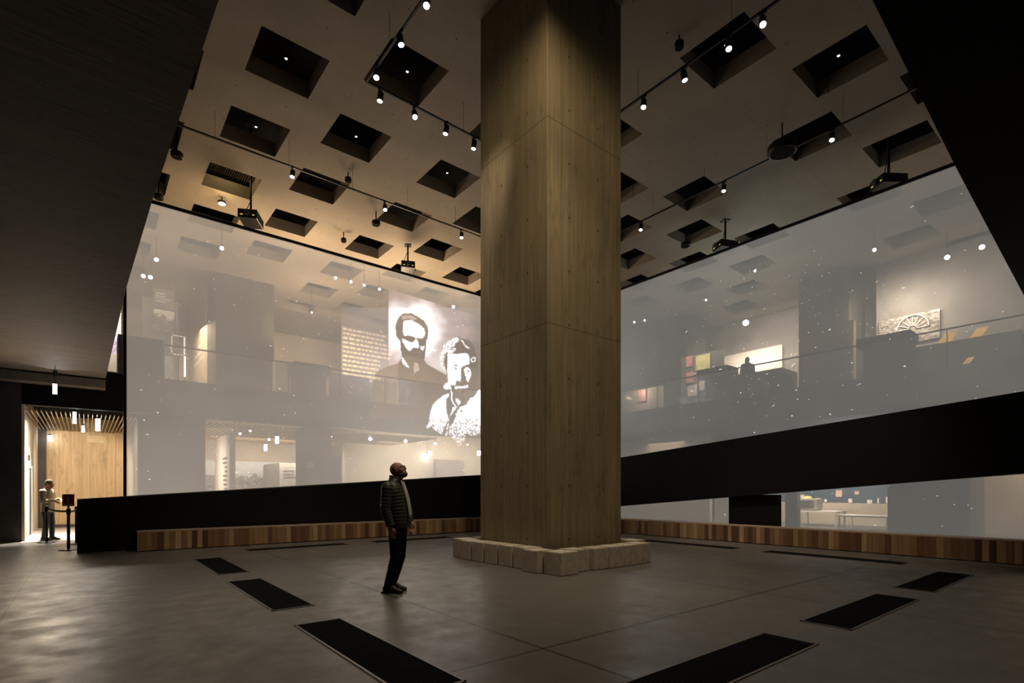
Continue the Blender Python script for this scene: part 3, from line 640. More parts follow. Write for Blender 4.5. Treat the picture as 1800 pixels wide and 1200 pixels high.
# ================================================================== LAMPS SEEN THROUGH THE SCREENS
def far_lamp(px, py, z, r, label, grp):
    if z > 5: r *= .62
    x, y, _ = onz(px, py, z); top = top_of(x, y) if z > 5 else 4.6
    o = empty('gallery_spotlight', (x, y, z), label=label, cat='spotlight', group=grp)
    d = (Vector((0, 0, H))-Vector((x, y, z))).normalized(); d = (d+Vector((0, 0, -.25))).normalized()
    bm = bmesh.new(); tube(bm, [-d*.22, -d*.2, Vector((0, 0, 0))], [r*.9, r*1.15, r*1.15], 14); hs_ = link('lamp_housing', bm, M['metal'], o)
    bm = bmesh.new(); tube(bm, [Vector((0, 0, 0)), d*.02], [r, r], 14); link('lens', bm, M['lens'], hs_)
    bm = bmesh.new(); tube(bm, [(0, 0, .08), (0, 0, top-z)], .012, 6); link('stem', bm, M['metal'], o)
GU, GD = 'spotlights of the upper gallery behind the screens', 'spotlights of the ground floor rooms behind the screen'
far_lamp(390, 436, 10.4, .11, 'bright lamp below the left projector, seen through the portrait screen', GU)
far_lamp(275, 456, 10.4, .12, 'bright lamp near the upper left edge of the portrait screen', GU)
far_lamp(252, 485, 10.4, .12, 'left of a close pair of lamps at the left edge of the portrait screen', GU)
far_lamp(264.5, 487, 10.4, .13, 'right of a close pair of lamps at the left edge of the portrait screen', GU)
for i, (px, py) in enumerate(((590, 488), (617, 495), (640, 501), (667, 508))): far_lamp(px, py, 10.4, .085, f'{ORD[i]} lamp from the left in a row of four left of the portraits', GU)
far_lamp(548, 549, 10.4, .07, 'single lamp below the row of four through the portrait screen', GU)
far_lamp(797, 539, 10.4, .12, 'bright lamp above the right hand portrait', GU)
far_lamp(1311, 567, 10.2, .24, 'largest bluish white lamp in the middle of the star screen', GU)
far_lamp(1537, 439, 10.4, .10, 'lamp in the upper right part of the star screen, alone left of two', GU)
far_lamp(1665, 452, 10.4, .14, 'lower of two bright lamps at the right end of the star screen', GU)
far_lamp(1726, 434, 10.4, .14, 'lamp closest to the black edge at the right end of the star screen', GU)
far_lamp(1115, 566, 10.4, .08, 'left of two small lamps beside the column through the star screen', GU)
far_lamp(1133, 563, 10.4, .08, 'right of two small lamps beside the column through the star screen', GU)
far_lamp(1327, 476, 10.4, .07, 'small lamp below the projector in the star screen', GU)
far_lamp(1241, 527, 10.4, .07, 'small lamp left of the largest one in the star screen', GU)
for px, py, r, lb in ((651, 771, .10, 'bright lamp straight above the standing man'), (713, 775, .10, 'bright lamp right of the one above the standing man'), (765, 779, .09, 'lamp below the fleece coat of the projected man'),
                      (582, 767, .05, 'small lamp left of the standing man, high on the grey pier'), (634, 788, .06, 'small lamp left of and below the one above the standing man'), (412, 767, .05, 'small lamp just right of the white totem'),
                      (422, 762, .06, 'second small lamp right of the white totem'), (440, 757, .05, 'third small lamp right of the white totem'), (473, 772, .07, 'yellowish lamp between two tube lamps'), (822, 781, .06, 'small lamp next to the column at the ground floor')):
    far_lamp(px, py, 3.56, r*.72, lb, GD)
def tube_lamp(px, py, py2, z, r, label, top):
    x, y, _ = onz(px, py, z); d = math.hypot(x, y); zb_ = H+(z-H)*(HY-py2)/(HY-py); o = empty('pendant_tube_lamp', (x, y, zb_), label=label, cat='pendant lamp', group='bluish white tube pendants')
    bm = bmesh.new(); tube(bm, [(0, 0, 0), (0, 0, z-zb_)], r, 14); link('tube', bm, M['glow'], o)
    bm = bmesh.new(); tube(bm, [(0, 0, z-zb_), (0, 0, z-zb_+.05)], r*.8, 12); tube(bm, [(0, 0, z-zb_+.05), (0, 0, top-zb_)], .008, 6); link('stem', bm, M['metal'], o)
tube_lamp(487, 767, 779, 3.4, .06, 'tube pendant right of the yellowish lamp through the screen', 4.6)
tube_lamp(467, 781, 792, 3.3, .06, 'tube pendant left of the yellowish lamp through the screen', 4.6)
tube_lamp(756, 792, 799, 3.4, .08, 'tube pendant below the fleece coat, upper of two', 4.6)
tube_lamp(751, 798, 806, 3.3, .08, 'tube pendant below the fleece coat, lower of two', 4.6)
tube_lamp(842, 792, 800, 3.3, .09, 'tube pendant touching the left edge of the column', 4.6)
tube_lamp(96.5, 675, 692, 4.15, .045, 'tube pendant hanging in front of the dark wall above the passage', 4.63)
tube_lamp(88, 765, 775, 3.45, .06, 'tube pendant low at the left end of the passage ceiling', 4.2)
tube_lamp(146, 748, 759, 3.6, .04, 'tube pendant under the passage slats, in their middle', 4.2)
tube_lamp(131, 724, 744, 3.77, .04, 'glowing tube added for the reflection between the front slats of the passage', 4.2)  # glowing tube takes the place of a reflection between the slats
tube_lamp(172, 736, 757, 3.6, .06, 'tube pendant under the passage slats, right of their middle', 4.2)
x, y, z = onz(97, 652, 4.6); o = empty('soffit_glow_fitting', (x, y, 4.63), label='small canopy under the soffit, lit lens added for the pendant reflection', cat='spotlight')  # lit lens added for the tube pendant's reflection on the soffit
bm = bmesh.new(); lathe(bm, [(.05, -.18), (.05, -.02), (.03, 0)], 14); hs_ = link('lamp_housing', bm, M['metal'], o); bm = bmesh.new(); lathe(bm, [(.035, -.03), (.052, -.028)], 14); link('lens', bm, M['lens_dim'], hs_)
lamp('SPOT', (x, y-.1, 4.2), 9, COOL, .05, aim=(x, y-.6, 4.63), spot=120); lamp('AREA', (-1.0, 17.5, 2.6), 34, (1, .80, .58), 1.2, .8, aim=(-1.5, 13.5, 4.6))  # spot added for the bluish glow, area light added to warm the soffit

# ================================================================== PASSAGE: door, sign, barriers
o = empty('elevator_door', (-1.36, 0, 0), label='narrow dark lift door in the pale side wall of the passage', cat='door')
ya, yb = onx(48, 880, -1.36)[1], onx(53, 880, -1.36)[1]
link('door_leaf', bxm(.0, ya, .02, .03, yb, 2.1), M['stand'], o)
bm = bmesh.new(); box(bm, 0, ya-.09, 0, .045, ya, 2.18); box(bm, 0, yb, 0, .045, yb+.09, 2.18); box(bm, 0, ya, 2.1, .045, yb, 2.18); link('door_frame', bm, M['white'], o)
tag(link('call_indicator', bxm(-1.36, ya+.25, 2.32, -1.32, ya+.42, 2.5), M['stand']), 'small dark indicator plate above the lift door', 'indicator')
x, y, z = ony(169, 766, 26.3); tag(link('wall_vent', bxm(x-.28, 26.26, 3.27, x+.28, 26.3, 3.55), M['slat']), 'square vent high on the timber wall of the passage', 'vent')

def stanchion(px, py, label):
    x, y, _ = onz(px, py, 0); o = empty('barrier_post', (x, y, 0), label=label, cat='barrier post', group='black belt barrier posts')
    bm = bmesh.new(); lathe(bm, [(.19, 0), (.19, .012), (.16, .025), (.04, .035)], 28); link('base', bm, M['metal'], o, True)
    bm = bmesh.new(); lathe(bm, [(.032, .03), (.032, .88)], 18); link('pole', bm, M['metal'], o, True)
    bm = bmesh.new(); lathe(bm, [(.034, .84), (.042, .85), (.042, .97), (.03, .99)], 18); link('belt_cassette', bm, M['metal'], o, True)
    return x, y
# posts: true floor positions follow from their one metre height
def post_at(px, ytop, label):
    d = (.99-H)/((HY-ytop)/F); dd = dirw(px, ytop); x, y = dd[0]*d, dd[1]*d
    o = empty('barrier_post', (x, y, 0), label=label, cat='barrier post', group='black belt barrier posts')
    bm = bmesh.new(); lathe(bm, [(.19, 0), (.19, .012), (.16, .025), (.04, .035)], 28); link('base', bm, M['metal'], o, True)
    bm = bmesh.new(); lathe(bm, [(.032, .03), (.032, .88)], 18); link('pole', bm, M['metal'], o, True)
    bm = bmesh.new(); lathe(bm, [(.034, .84), (.042, .85), (.042, .97), (.03, .99)], 18); link('belt_cassette', bm, M['metal'], o, True)
    return Vector((x, y, .92))
P1 = post_at(120.5, 893, 'black barrier post carrying the dark red sign'); P2 = post_at(82, 889.0, 'black barrier post beside the waiting person, deeper in the passage'); P3 = post_at(134.5, 889.8, 'black barrier post half hidden behind the low end of the ramp')
def belt(a, b, label):
    bm = bmesh.new(); d = (b-a).normalized(); a2, b2 = a+d*.045, b-d*.045; n = 8; prev = None
    for k in range(n+1):
        p = a2.lerp(b2, k/n); p.z -= .03*math.sin(math.pi*k/n); t_ = [bm.verts.new(p+Vector((0, 0, s_))) for s_ in (-.025, .025)]
        if prev: bm.faces.new([prev[0], t_[0], t_[1], prev[1]])
        prev = t_
    o = tag(link('barrier_belt', bm, M['stand']), label, 'barrier belt'); md = o.modifiers.new('thick', 'SOLIDIFY'); md.thickness = .003
belt(P2, P1, 'dark belt stretched between the deeper post and the post with the sign'); belt(P1, P3, 'short dark belt from the sign post to the post behind the ramp')
# sign on the post
o = empty('barrier_sign', (P1.x, P1.y, .992), -math.atan2(EX[1], EX[0]), 'dark red notice sign clipped on top of the barrier post', 'sign')
M['red'] = plain('sign_red', (.34, .03, .05), .4); M['ink'] = plain('sign_white', (.75, .7, .7), .5)
link('panel', bxm(-.14, -.012, .05, .14, .0, .33), M['red'], o); link('clip', bxm(-.02, -.015, 0, .02, .01, .06), M['metal'], o)
bm = bmesh.new(); ball(bm, (0, -.014, .262), (.012, .003, .012), 2); box(bm, -.014, -.016, .185, .014, -.0125, .248); box(bm, -.011, -.016, .14, -.001, -.0125, .187); box(bm, .001, -.016, .14, .011, -.0125, .187)
link('pictogram', bm, M['ink'], o); bm = bmesh.new(); bm.free()
for b_ in ((-.11, .07, .11, .092), (-.05, .112, .05, .118), (-.125, .30, -.10, .312)): link('text_line', bxm(b_[0], -.016, b_[1], b_[2], -.0125, b_[3]), M['ink'], o)

# ================================================================== EXHIBITION ITEMS BEHIND THE SCREENS
def upright(name, px0, px1, pyt, zb_, Y, depth, mat, label, cat, group=None, zt_=None, parent=None):
    """box standing on plane y=Y between two picture columns; its top seen at row pyt of column px0"""
    x0 = ony(px0, 700, Y)[0]; x1 = ony(px1, 700, Y)[0]; z1 = zt_ if zt_ is not None else ony(px0, pyt, Y)[2]
    return tag(link(name, bxm(x0, Y, zb_, x1, Y+depth, z1), mat, parent), label, cat, group), (x0, x1, zb_, z1)
def uprightX(name, px0, px1, pyt, zb_, X, depth, mat, label, cat, group=None, zt_=None, parent=None):
    y1 = onx(px0, 700, X)[1]; y0 = onx(px1, 700, X)[1]; z1 = zt_ if zt_ is not None else onx(px0, pyt, X)[2]
    return tag(link(name, bxm(X, y0, zb_, X+depth, y1, z1), mat, parent), label, cat, group), (y0, y1, zb_, z1)
def text_lines(x0, x1, z0, z1, Y, rows, seed, mat, parent, name='text_lines', h=.5, axis='Y'):
    q = random.Random(seed); bm = bmesh.new()
    for r in range(rows):
        zc = z1-(r+.5)*(z1-z0)/rows; hh = (z1-z0)/rows*h/2; a = x0
        end = x0+(x1-x0)*q.uniform(.6, 1)
        while a < end:
            w_ = min(end-a, q.uniform(.03, .11)*(x1-x0))
            if axis == 'Y': box(bm, a, Y-.012, zc-hh, a+w_, Y-.002, zc+hh)
            else: box(bm, Y-.012, a, zc-hh, Y-.002, a+w_, zc+hh)
            a += w_+.02*(x1-x0)
    return link(name, bm, mat, parent)
# mural: photographic townscape, printed
def mural_mat(name, sky, dark, lo, hi, sc=1.2):
    t = NT(name); sep = t.n('ShaderNodeSeparateXYZ'); t.l(t.coord(), sep.inputs[0]); Zc = sep.outputs[2]
    n = t.noise((1, 1, 1.6), sc*2.2, 6, .7, .38, .62); n2 = t.noise((1, 1, 2.5), sc*6, 3, .8, .4, .6)
    k = t.mapr(t.math('ADD', Zc, t.math('MULTIPLY', n, .35)), lo, lo+.12, 0, 1)
    img = t.mix(n2, tuple(v for v in dark), tuple(min(1, v*3.2+.25) for v in dark)); img = t.mix(t.math('MULTIPLY', n, .5), img, dark)
    t.col(t.mix(k, img, sky)); t.b.inputs['Roughness'].default_value = .6; return t.m
M['mural'] = mural_mat('townscape_mural', (.75, .78, .80), (.10, .085, .08), 2.2, 2.5)
M['mural_up'] = mural_mat('crowd_mural', (.85, .82, .78), (.10, .09, .085), 9, 9.5, 1.5)
M['mural_right'] = mural_mat('street_mural', (.85, .80, .72), (.14, .12, .10), 9, 9.5, .9)
struct('wall_gallery_side', bxm(4.6, 29.15, 4.93, 4.8, 35, CZ), M['plaster'])
tag(link('photo_mural', bxm(3.2, 26.9, 0, 11.2, 27.0, 2.75), M['mural']), 'wide printed townscape mural on the ground floor, seen through the screen', 'mural')
struct('wall_ground_back_left', bxm(3.2, 27.05, 0, 22, 27.3, 4.6), M['plaster'])
struct('wall_ground_gallery', bxm(3.0, YA+2.2, 0, 3.2, 27, 4.6), M['cream'])
# upper floor, left screen
tag(link('parapet_box', bxm(.77, YA-.02, 4.93, 1.92, YA+.8, 6.12), M['stand']), 'dark solid parapet box at the left end of the upper floor', 'parapet')
def rail(name, axis, a, b, c, label, posts):
    o = empty(name, (0, 0, 0), label=label, cat='balustrade'); bm = bmesh.new(); bp = bmesh.new(); bt = bmesh.new()
    if axis == 'Y':
        box(bm, a, c, 4.94, b, c+.015, 6.0); box(bt, a, c-.015, 6.0, b, c+.03, 6.04)
        for k in range(posts+1): x = a+(b-a)*k/posts; box(bp, x-.01, c-.005, 4.94, x+.01, c+.02, 6.0)
    else:
        box(bm, c, a, 4.94, c+.015, b, 6.0); box(bt, c-.015, a, 6.0, c+.03, b, 6.04)
        for k in range(posts+1): x = a+(b-a)*k/posts; box(bp, c-.005, x-.01, 4.94, c+.02, x+.01, 6.0)
    link('glass_pane', bm, M['glass'], o); link('top_rail', bt, M['metal'], o); link('glass_joints', bp, M['metal'], o)
rail('glass_balustrade', 'Y', 1.95, 18.9, YA+.1, 'glass balustrade with a thin dark rail behind the portrait screen', 9)
rail('glass_balustrade', 'X', -2, 19.6, XB+.1, 'glass balustrade with a thin dark rail behind the star screen', 11)
o, r = upright('wall_photograph', 270, 307, 583, 0, 27, .08, M['mural_up'], 'bright photograph panel high at the left end of the upper gallery', 'photograph', zt_=0)
bpy.data.objects.remove(o); zb_, zt_ = ony(288, 583, 27)[2], ony(288, 545, 27)[2]
struct('wall_gallery_left', bxm(r[0]-.4, 27.1, 4.93, r[1]+.15, 27.4, 9.6), M['grey_panel'])
tag(link('wall_photograph', bxm(r[0], 27, zb_, r[1], 27.1, zt_), M['mural_up']), 'bright photograph panel high at the left end of the upper gallery', 'photograph')
o = tag(link('text_panel', bxm(r[0], 27, zt_+.02, r[1], 27.1, ony(288, 508, 27)[2]), M['grey_panel']), 'grey panel with four lines of pale text above the bright photograph', 'sign')
text_lines(r[0]+.08, r[1]-.15, ony(288, 533, 27)[2], ony(288, 515, 27)[2], 27, 4, 1, M['ink'], o)
a, b = ony(283, 640, 24.0), ony(305, 660, 24.0)
tag(link('picture_display', bxm(a[0], 24, 4.93, b[0], 24.1, ony(294, 626, 24)[2]), M['mural_up']), 'small lit picture display beside the dark parapet box', 'display')
a = ony(301, 600, 24.6); o = empty('outlined_showcase', (a[0], 24.6, 4.93), label='white outlined display frame left of the light strip', cat='showcase')
z0, z1, wd = ony(304, 623, 24.6)[2]-4.93, ony(304, 588, 24.6)[2]-4.93, .45
bm = bmesh.new(); box(bm, 0, 0, z0, .04, .04, z1); box(bm, wd, 0, z0, wd+.04, .04, z1); box(bm, 0, 0, z0, wd, .04, z0+.04); box(bm, 0, 0, z1-.04, wd, .04, z1); link('frame', bm, M['white'], o); link('leg', bxm(wd/2, .0, 0, wd/2+.04, .04, z0), M['metal'], o)
a, b = ony(325, 662, 25.5), ony(325, 592, 25.5)
o = empty('light_strip', (a[0], 25.5, a[2]), label='upright bluish light strip between the parapet box and the pier', cat='lamp')
link('lit_tube', bxm(-.03, 0, 0, .03, .03, b[2]-a[2]), M['lens_strip'] if 'lens_strip' in M else M.setdefault('lens_strip', emis('light_strip_glow', (.85, .92, 1), 3)), o); link('holder', bxm(-.02, .03, -(a[2]-4.93), .02, .07, b[2]-a[2]), M['metal'], o)
o = empty('wall_text', (4.6, 0, 0), label='pale lettering on the warm side wall left of the upper pier', cat='text')
text_lines(30.2, 33.6, 7.9, 9.0, 0.0, 3, 4, M['ink'], o, 'lettering', .5, 'X')
for (a0, a1, py, Y, dp, mt, lb, ct) in (
    (484, 514, 632, 23, .4, 'cream', 'pale narrow cabinet right of the upper pier', 'cabinet'),
    (585, 650, 655, 24, .5, 'grey_panel', 'long grey showcase on the upper floor left of the portraits', 'showcase'),
    (660, 697, 668, 22, .6, 'cream', 'beige lit box below the shoulder of the left portrait', 'display'),
    (703, 727, 666, 22.5, .1, 'blue_poster', 'pale blue poster under the left portrait', 'poster'),
    (728, 736, 671, 22.5, .1, 'plaster', 'narrow tan board right of the blue poster', 'board'),
    (745, 800, 672, 25, 1.0, 'stand', 'dark display block on the upper floor between the portraits', 'display')):
    M.setdefault('blue_poster', plain('blue_poster', (.35, .52, .60), .6, var=.3))
    upright(a0 and ct.replace(' ', '_')+'_block' if ct == 'display' else ct, a0, a1, py, 4.93, Y, dp, M[mt], lb, ct)
# cantilevered display desk
def desk(px0, px1, pyt, pym, bx0, bx1, plane, P, label, mat='stand'):
    o = empty('display_desk', (0, 0, 0), label=label, cat='display desk')
    if plane == 'Y':
        x0, x1 = ony(px0, 700, P)[0], ony(px1, 700, P)[0]; zt_, zm = ony(px0, pyt, P)[2], ony(px0, pym, P)[2]; b0, b1 = ony(bx0, 700, P)[0], ony(bx1, 700, P)[0]
        bm = bmesh.new(); prism(bm, [(x0, P, zm+.05), (x0, P, zt_), (x1, P, zt_), (x1, P, zm+.05), (x1-.12, P, zm-.02), (x0+.12, P, zm-.02)], (0, .9, 0)); link('desk_top', bm, M[mat], o); link('plinth', bxm(b0, P+.05, 4.93, b1, P+.8, zm), M[mat], o)
    else:
        y1, y0 = onx(px0, 700, P)[1], onx(px1, 700, P)[1]; zt_, zm = onx(px0, pyt, P)[2], onx(px0, pym, P)[2]; b1, b0 = onx(bx0, 700, P)[1], onx(bx1, 700, P)[1]
        bm = bmesh.new(); prism(bm, [(P, y0, zm+.05), (P, y0, zt_), (P, y1, zt_), (P, y1, zm+.05), (P, y1-.12, zm-.02), (P, y0+.12, zm-.02)], (.9, 0, 0)); link('desk_top', bm, M[mat], o); link('plinth', bxm(P+.05, b0, 4.93, P+.8, b1, zm), M[mat], o)
desk(517, 582, 634, 652, 523, 574, 'Y', 20.3, 'dark display desk with an overhanging top right of the upper pier')
desk(1225, 1278, 651, 667, 1239, 1290, 'X', 20.0, 'dark display desk with an overhanging top in front of the visitors')
desk(1505, 1600, 597, 615, 1517, 1596, 'X', 19.7, 'tall dark display desk with an overhanging top before the wheel photograph')
# wall of text behind the portraits
o, r = upright('text_wall', 600, 700, 550, 4.93, 31, .1, M['grey_panel'], 'broad wall covered with rows of pale lettering left of the portraits', 'text wall')
text_lines(r[0]+.1, r[1]-.1, 7.2, r[3]-.5, 31, 16, 8, M['gold_ink'] if 'gold_ink' in M else M.setdefault('gold_ink', plain('gold_lettering', (.98, .86, .66), .5)), o, 'lettering', .45)
# ground floor, left screen
x0 = ony(404, 800, 21)[0]; yf = onx(378, 800, x0)[1]
o = tag(link('totem_sign', bxm(x0, 21, 0, x0+.18, yf, 3.45), M['white']), 'tall brightly lit white totem with dark lettering left of the mural', 'sign')
bm = bmesh.new(); q = random.Random(2)
for k in range(9):
    z = 2.55-k*.16; box(bm, x0-.012, 21.5, z, x0-.002, 21.5+q.uniform(.3, .7), z+.07)
link('lettering', bm, M['stand'], o); lamp('AREA', (x0-.62, 22.4, 2.2), 26, MID, 1.4, 2.0, aim=(x0, 22.4, 2.2))
o, r = upright('text_panel', 492, 534, 813, 0, 23.6, .08, M['white'], 'bright white panel with small black pictures beside the mural', 'sign')
text_lines(r[0]+.15, r[1]-.3, 1.9, 2.3, 23.6, 3, 9, M['grey_panel'], o); text_lines(r[0]+.6, r[1]-.2, 1.45, 1.62, 23.6, 1, 19, M['stand'], o, 'small_pictures', .9)
lamp('SPOT', ((r[0]+r[1])/2, 22.6, 3.5), 90, MID, .05, aim=((r[0]+r[1])/2, 23.6, 1.8), spot=80)
tag(link('partition_block', bxm(r[0]-.02, 23.69, 0, r[0]+.6, 26.2, r[3]), M['grey_panel']), 'grey partition block standing behind the bright white panel', 'partition')
p = ony(538, 811, YA+.28), ony(554, 823, YA+.28)
o = empty('wall_text', (0, YA+.29, 0), label='two short lines of white text on the grey ground floor pier', cat='text'); text_lines(p[0][0], p[1][0], p[1][2], p[0][2], 0, 2, 6, M['ink'], o, 'lettering', .7)
upright('exhibit_wall', 767, 816, 807, 0, 23.5, .3, M['grey_panel'], 'low grey exhibit wall under the projected fleece coat', 'partition')
upright('exhibit_wall', 569, 600, 800, 0, 22.5, .3, M['grey_panel'], 'narrow grey exhibit wall left of the standing man', 'partition')
struct('wall_ground_mid', bxm(9.6, 24.5, 0, 19, 24.8, 4.6), M['cream'])
o, r = upright('text_panel', 226, 241, 800, 0, 24.5, .05, M['cream'], 'narrow pale board in the passage behind the end of the screen', 'sign', zt_=3.2)
text_lines(r[0]+.05, r[1]-.02, 2.1, 3.0, 24.5, 3, 12, M['ink'], o)
# bright panels seen past the left end of the screen
for (px0, px1, py0, py1, Y, mt, lb) in ((196, 213, 545, 588, 24, 'white', 'slanting glimpse of a bright photograph panel left of the screen edge'), (192, 206, 588, 622, 22, 'poster_mix', 'colourful poster panel glimpsed left of the black parapet box'), (190, 206, 622, 655, 21.4, 'white', 'white lit panel glimpsed left of the black parapet box')):
    M.setdefault('poster_mix', mural_mat('colour_poster', (.8, .75, .6), (.15, .12, .22), 9, 9.5, 2))
    a = ony(px0, py1, Y); b = ony(px1, py0, Y); tag(link('exhibit_poster', bxm(a[0], Y, 4.93, b[0], Y+.05, b[2]), M[mt]), lb, 'panel')
tag(link('display_plinth', bxm(ony(186, 655, 21.4)[0], 21.1, 4.93, ony(206, 655, 21.4)[0], 21.38, ony(190, 654, 21.4)[2]-.02), M['stand']), 'dark plinth under the white lit panel left of the parapet box', 'plinth')
lamp('AREA', (.2, 20.9, 8.2), 260, MID, 1, 1, aim=(.3, 23, 6))
# upper floor, right screen
def cardX(name, px0, py0, px1, py1, X, mat, label, cat, group=None, th=.095):
    y1 = onx(px0, py0, X)[1]; y0 = onx(px1, py1, X)[1]; z1 = onx(px0, py0, X)[2]; z0 = onx(px0, py1, X)[2]
    return tag(link(name, bxm(X, y0, z0, X+th, y1, z1), mat), label, cat, group), (y0, y1, z0, z1)
struct('wall_gallery_far', bxm(30, 8, 4.93, 30.2, 19, CZ), M['grey_panel'])
cardX('lit_wall_panel', 1269, 627, 1375, 672, 29.9, M['white'], 'long white lit wall panel behind the visitors', 'panel')
ys = onx(1330, 640, 29.8)[1]; lamp('AREA', (28.6, ys, 8.9), 70, MID, 2, .5, aim=(29.8, ys, 7.6))
M['poster_red'] = mural_mat('red_poster', (.8, .4, .3), (.35, .10, .08), 9, 9.5, 3); M['poster_yellow'] = mural_mat('yellow_poster', (.8, .7, .3), (.34, .26, .08), 9, 9.5, 3)
struct('wall_gallery_posters', bxm(25.2, onx(1270, 640, 25.2)[1], 4.93, 25.4, onx(1197, 640, 25.2)[1], 8.6), M['slab'])
cardX('poster', 1206, 627, 1216, 645, 25.1, M['poster_red'], 'dark red poster at the upper left of the poster wall', 'poster')
cardX('poster', 1223, 626, 1248, 652, 25.1, M['poster_yellow'], 'large yellow and pink poster on the poster wall', 'poster')
cardX('poster', 1206, 655, 1219, 674, 25.1, M['poster_red'], 'pinkish poster in the middle of the left column of posters', 'poster')
cardX('poster', 1209, 678, 1225, 697, 25.1, M['white'], 'white poster with a small figure at the bottom of the poster wall', 'poster')
cardX('poster', 1228, 671, 1238, 686, 25.1, M['white'], 'small pale poster beside the dark display desk', 'poster')
lamp('AREA', (23.6, onx(1225, 640, 25)[1]-.3, 9.0), 60, MID, 1, .5, aim=(25.1, onx(1225, 640, 25)[1], 6.5))
struct('wall_gallery_near_column', bxm(24.4, 17.2, 4.93, 24.6, 22, 7.1), M['plaster'])
cardX('poster', 1121, 686, 1135, 706, 24.3, M['poster_red'], 'bright little poster beside the column on the upper floor', 'poster'); lamp('POINT', (23.9, 18.3, 6.9), 25, MID, .1)
uprightX('low_showcase', 1293, 1381, 672, 4.93, 19.3, .7, M['wood_dark'] if 'wood_dark' in M else M.setdefault('wood_dark', plain('dark_red_wood', (.09, .05, .04), .5)), 'long low dark showcase to the right of the visitors', 'showcase')
uprightX('exhibit_block', 1325, 1374, 654, 4.93, 22.5, 1.5, M['grey_panel'], 'grey exhibit block behind the low showcase', 'display')
uprightX('low_showcase', 1600, 1795, 612, 4.93, 19.8, 1.0, M['stand'], 'very long dark showcase at the right end behind the star screen', 'showcase')
struct('wall_gallery_wheel', bxm(27.2, -4, 4.93, 27.4, onx(1545, 570, 27.2)[1]+.1, CZ), M['grey_panel'])
o, r = cardX('photo_mural', 1545, 565, 1652, 612, 27.1, M['mural_right'], 'large bright photograph with a wheel on the far right wall', 'photograph')
bm = bmesh.new(); yc = onx(1604, 575, 27.05)[1]; zc = onx(1604, 577, 27.05)[2]
for k in range(9):
    a = math.pi*k/8; tube(bm, [(27.05, yc+.12*math.cos(a), zc+.12*math.sin(a)), (27.05, yc+.5*math.cos(a), zc+.5*math.sin(a))], .02, 5)
tube(bm, [(27.05, yc+.55*math.cos(math.pi*k/16), zc+.55*math.sin(math.pi*k/16)) for k in range(17)], .03, 6); link('wheel_picture', bm, M['white'], o)
lamp('AREA', (25.6, (r[0]+r[1])/2, 9.6), 170, MID, 2, .5, aim=(27.1, (r[0]+r[1])/2, 8))
cardX('lit_wall_panel', 1755, 590, 1840, 615, 26.0, M['white'], 'white lit panel at the far right edge of the star screen', 'panel'); lamp('POINT', (25.4, onx(1790, 600, 26)[1], 7.5), 20, MID, .1)
M['yellow'] = plain('yellow_sheet', (.75, .52, .16), .6)
for i, (px0, py0, px1, py1, X) in enumerate(((1647, 595, 1672, 610, 19.82), (1704, 589, 1726, 601, 19.82), (1687, 629, 1700, 647, 19.5))):
    y1 = onx(px0, py1, X)[1]; y0 = onx(px1, py1, X)[1]; z0 = onx(px0, py1, X)[2]+(.0 if i == 2 else .10); z1 = z0
    if i == 0: lamp('SPOT', (18.2, y0-.6, 9.5), 700, WARM, .05, aim=(19.9, y0-.6, 6), spot=44)  # spot added with no fitting to brighten the yellow sheets
    bm = bmesh.new(); prism(bm, [(X, y1, z0), (X, y0, z0), (X+.25, y0-.12, z0+.32), (X+.25, y1-.12, z0+.32)], (.02, 0, .0))
    tag(link('yellow_sheet', bm, M['yellow']), ['left yellow tilted sheet standing on the long dark showcase', 'right yellow tilted sheet standing on the long dark showcase', 'small yellow sheet on the front of the long dark showcase'][i], 'display sheet')
uprightX('light_column', 1491, 1500, 560, 4.93, 24.5, .3, M['plaster'], 'slim pale upright beside the right upper pier', 'post', zt_=8.4)
# ground floor, right screen
struct('wall_ground_blue', bxm(25.0, 3.0, 0, 25.2, 12.6, 3.86), M['blue_wall'] if 'blue_wall' in M else M.setdefault('blue_wall', plain('blue_wall', (.045, .085, .13), .7, sc=1)))
uprightX('timber_counter', 1340, 1600, 884, 0, 24.2, .75, M['plaster'], 'long pale timber counter in front of the blue exhibition wall', 'counter', zt_=.88)
M['pink'] = plain('pink_card', (.75, .55, .48), .6)
cards = [(1402, 869, 1413, 881, 'white', 'big white card at the left end of the timber counter'), (1426, 876, 1431, 882, 'pink', 'small pinkish card next to the yellow dome'), (1434, 875, 1441, 882, 'white', 'first pale card right of the small pinkish one'), (1442, 877, 1447, 882, 'grey_panel', 'grey card in the middle of the row on the counter'),
         (1449, 877, 1453, 882, 'white', 'small bluish card at the end of the left row'), (1469, 861, 1480, 873, 'pink', 'pink sheet fixed high on the blue wall'), (1491, 876, 1498, 883, 'white', 'tilted white card in the middle of the counter'), (1502, 863, 1510, 869, 'pink', 'small picture on the blue wall above the tilted card'),
         (1524, 878, 1533, 884, 'white', 'pale card right of the tilted one'), (1542, 875, 1545, 884, 'white', 'narrow bright card near the grey pier'), (1557, 873, 1560, 884, 'white', 'tall white card against the grey pier')]
for px0, py0, px1, py1, mt, lb in cards: cardX('display_card', px0, py0, px1, py1, 24.5 if py0 > 870 or px0 < 1410 else 24.96, M[mt], lb, 'card', 'cards on the timber counter', .04)
y, z = onx(1416, 890, 22.4)[1:]; o = empty('printing_machine', (22.4, y, .62), label='grey boxy machine with a yellow dome on the low table', cat='machine')
bm = bmesh.new(); box(bm, 0, -.42, 0, .6, .3, .46, bev=.05); link('case', bm, M['grey_panel'], o); bm = bmesh.new(); ball(bm, (.3, .05, .44), (.18, .2, .13), 2); link('dome', bm, M['yellow'], o); link('front_panel', bxm(-.02, -.3, .08, .0, .2, .38), M['stand'], o)
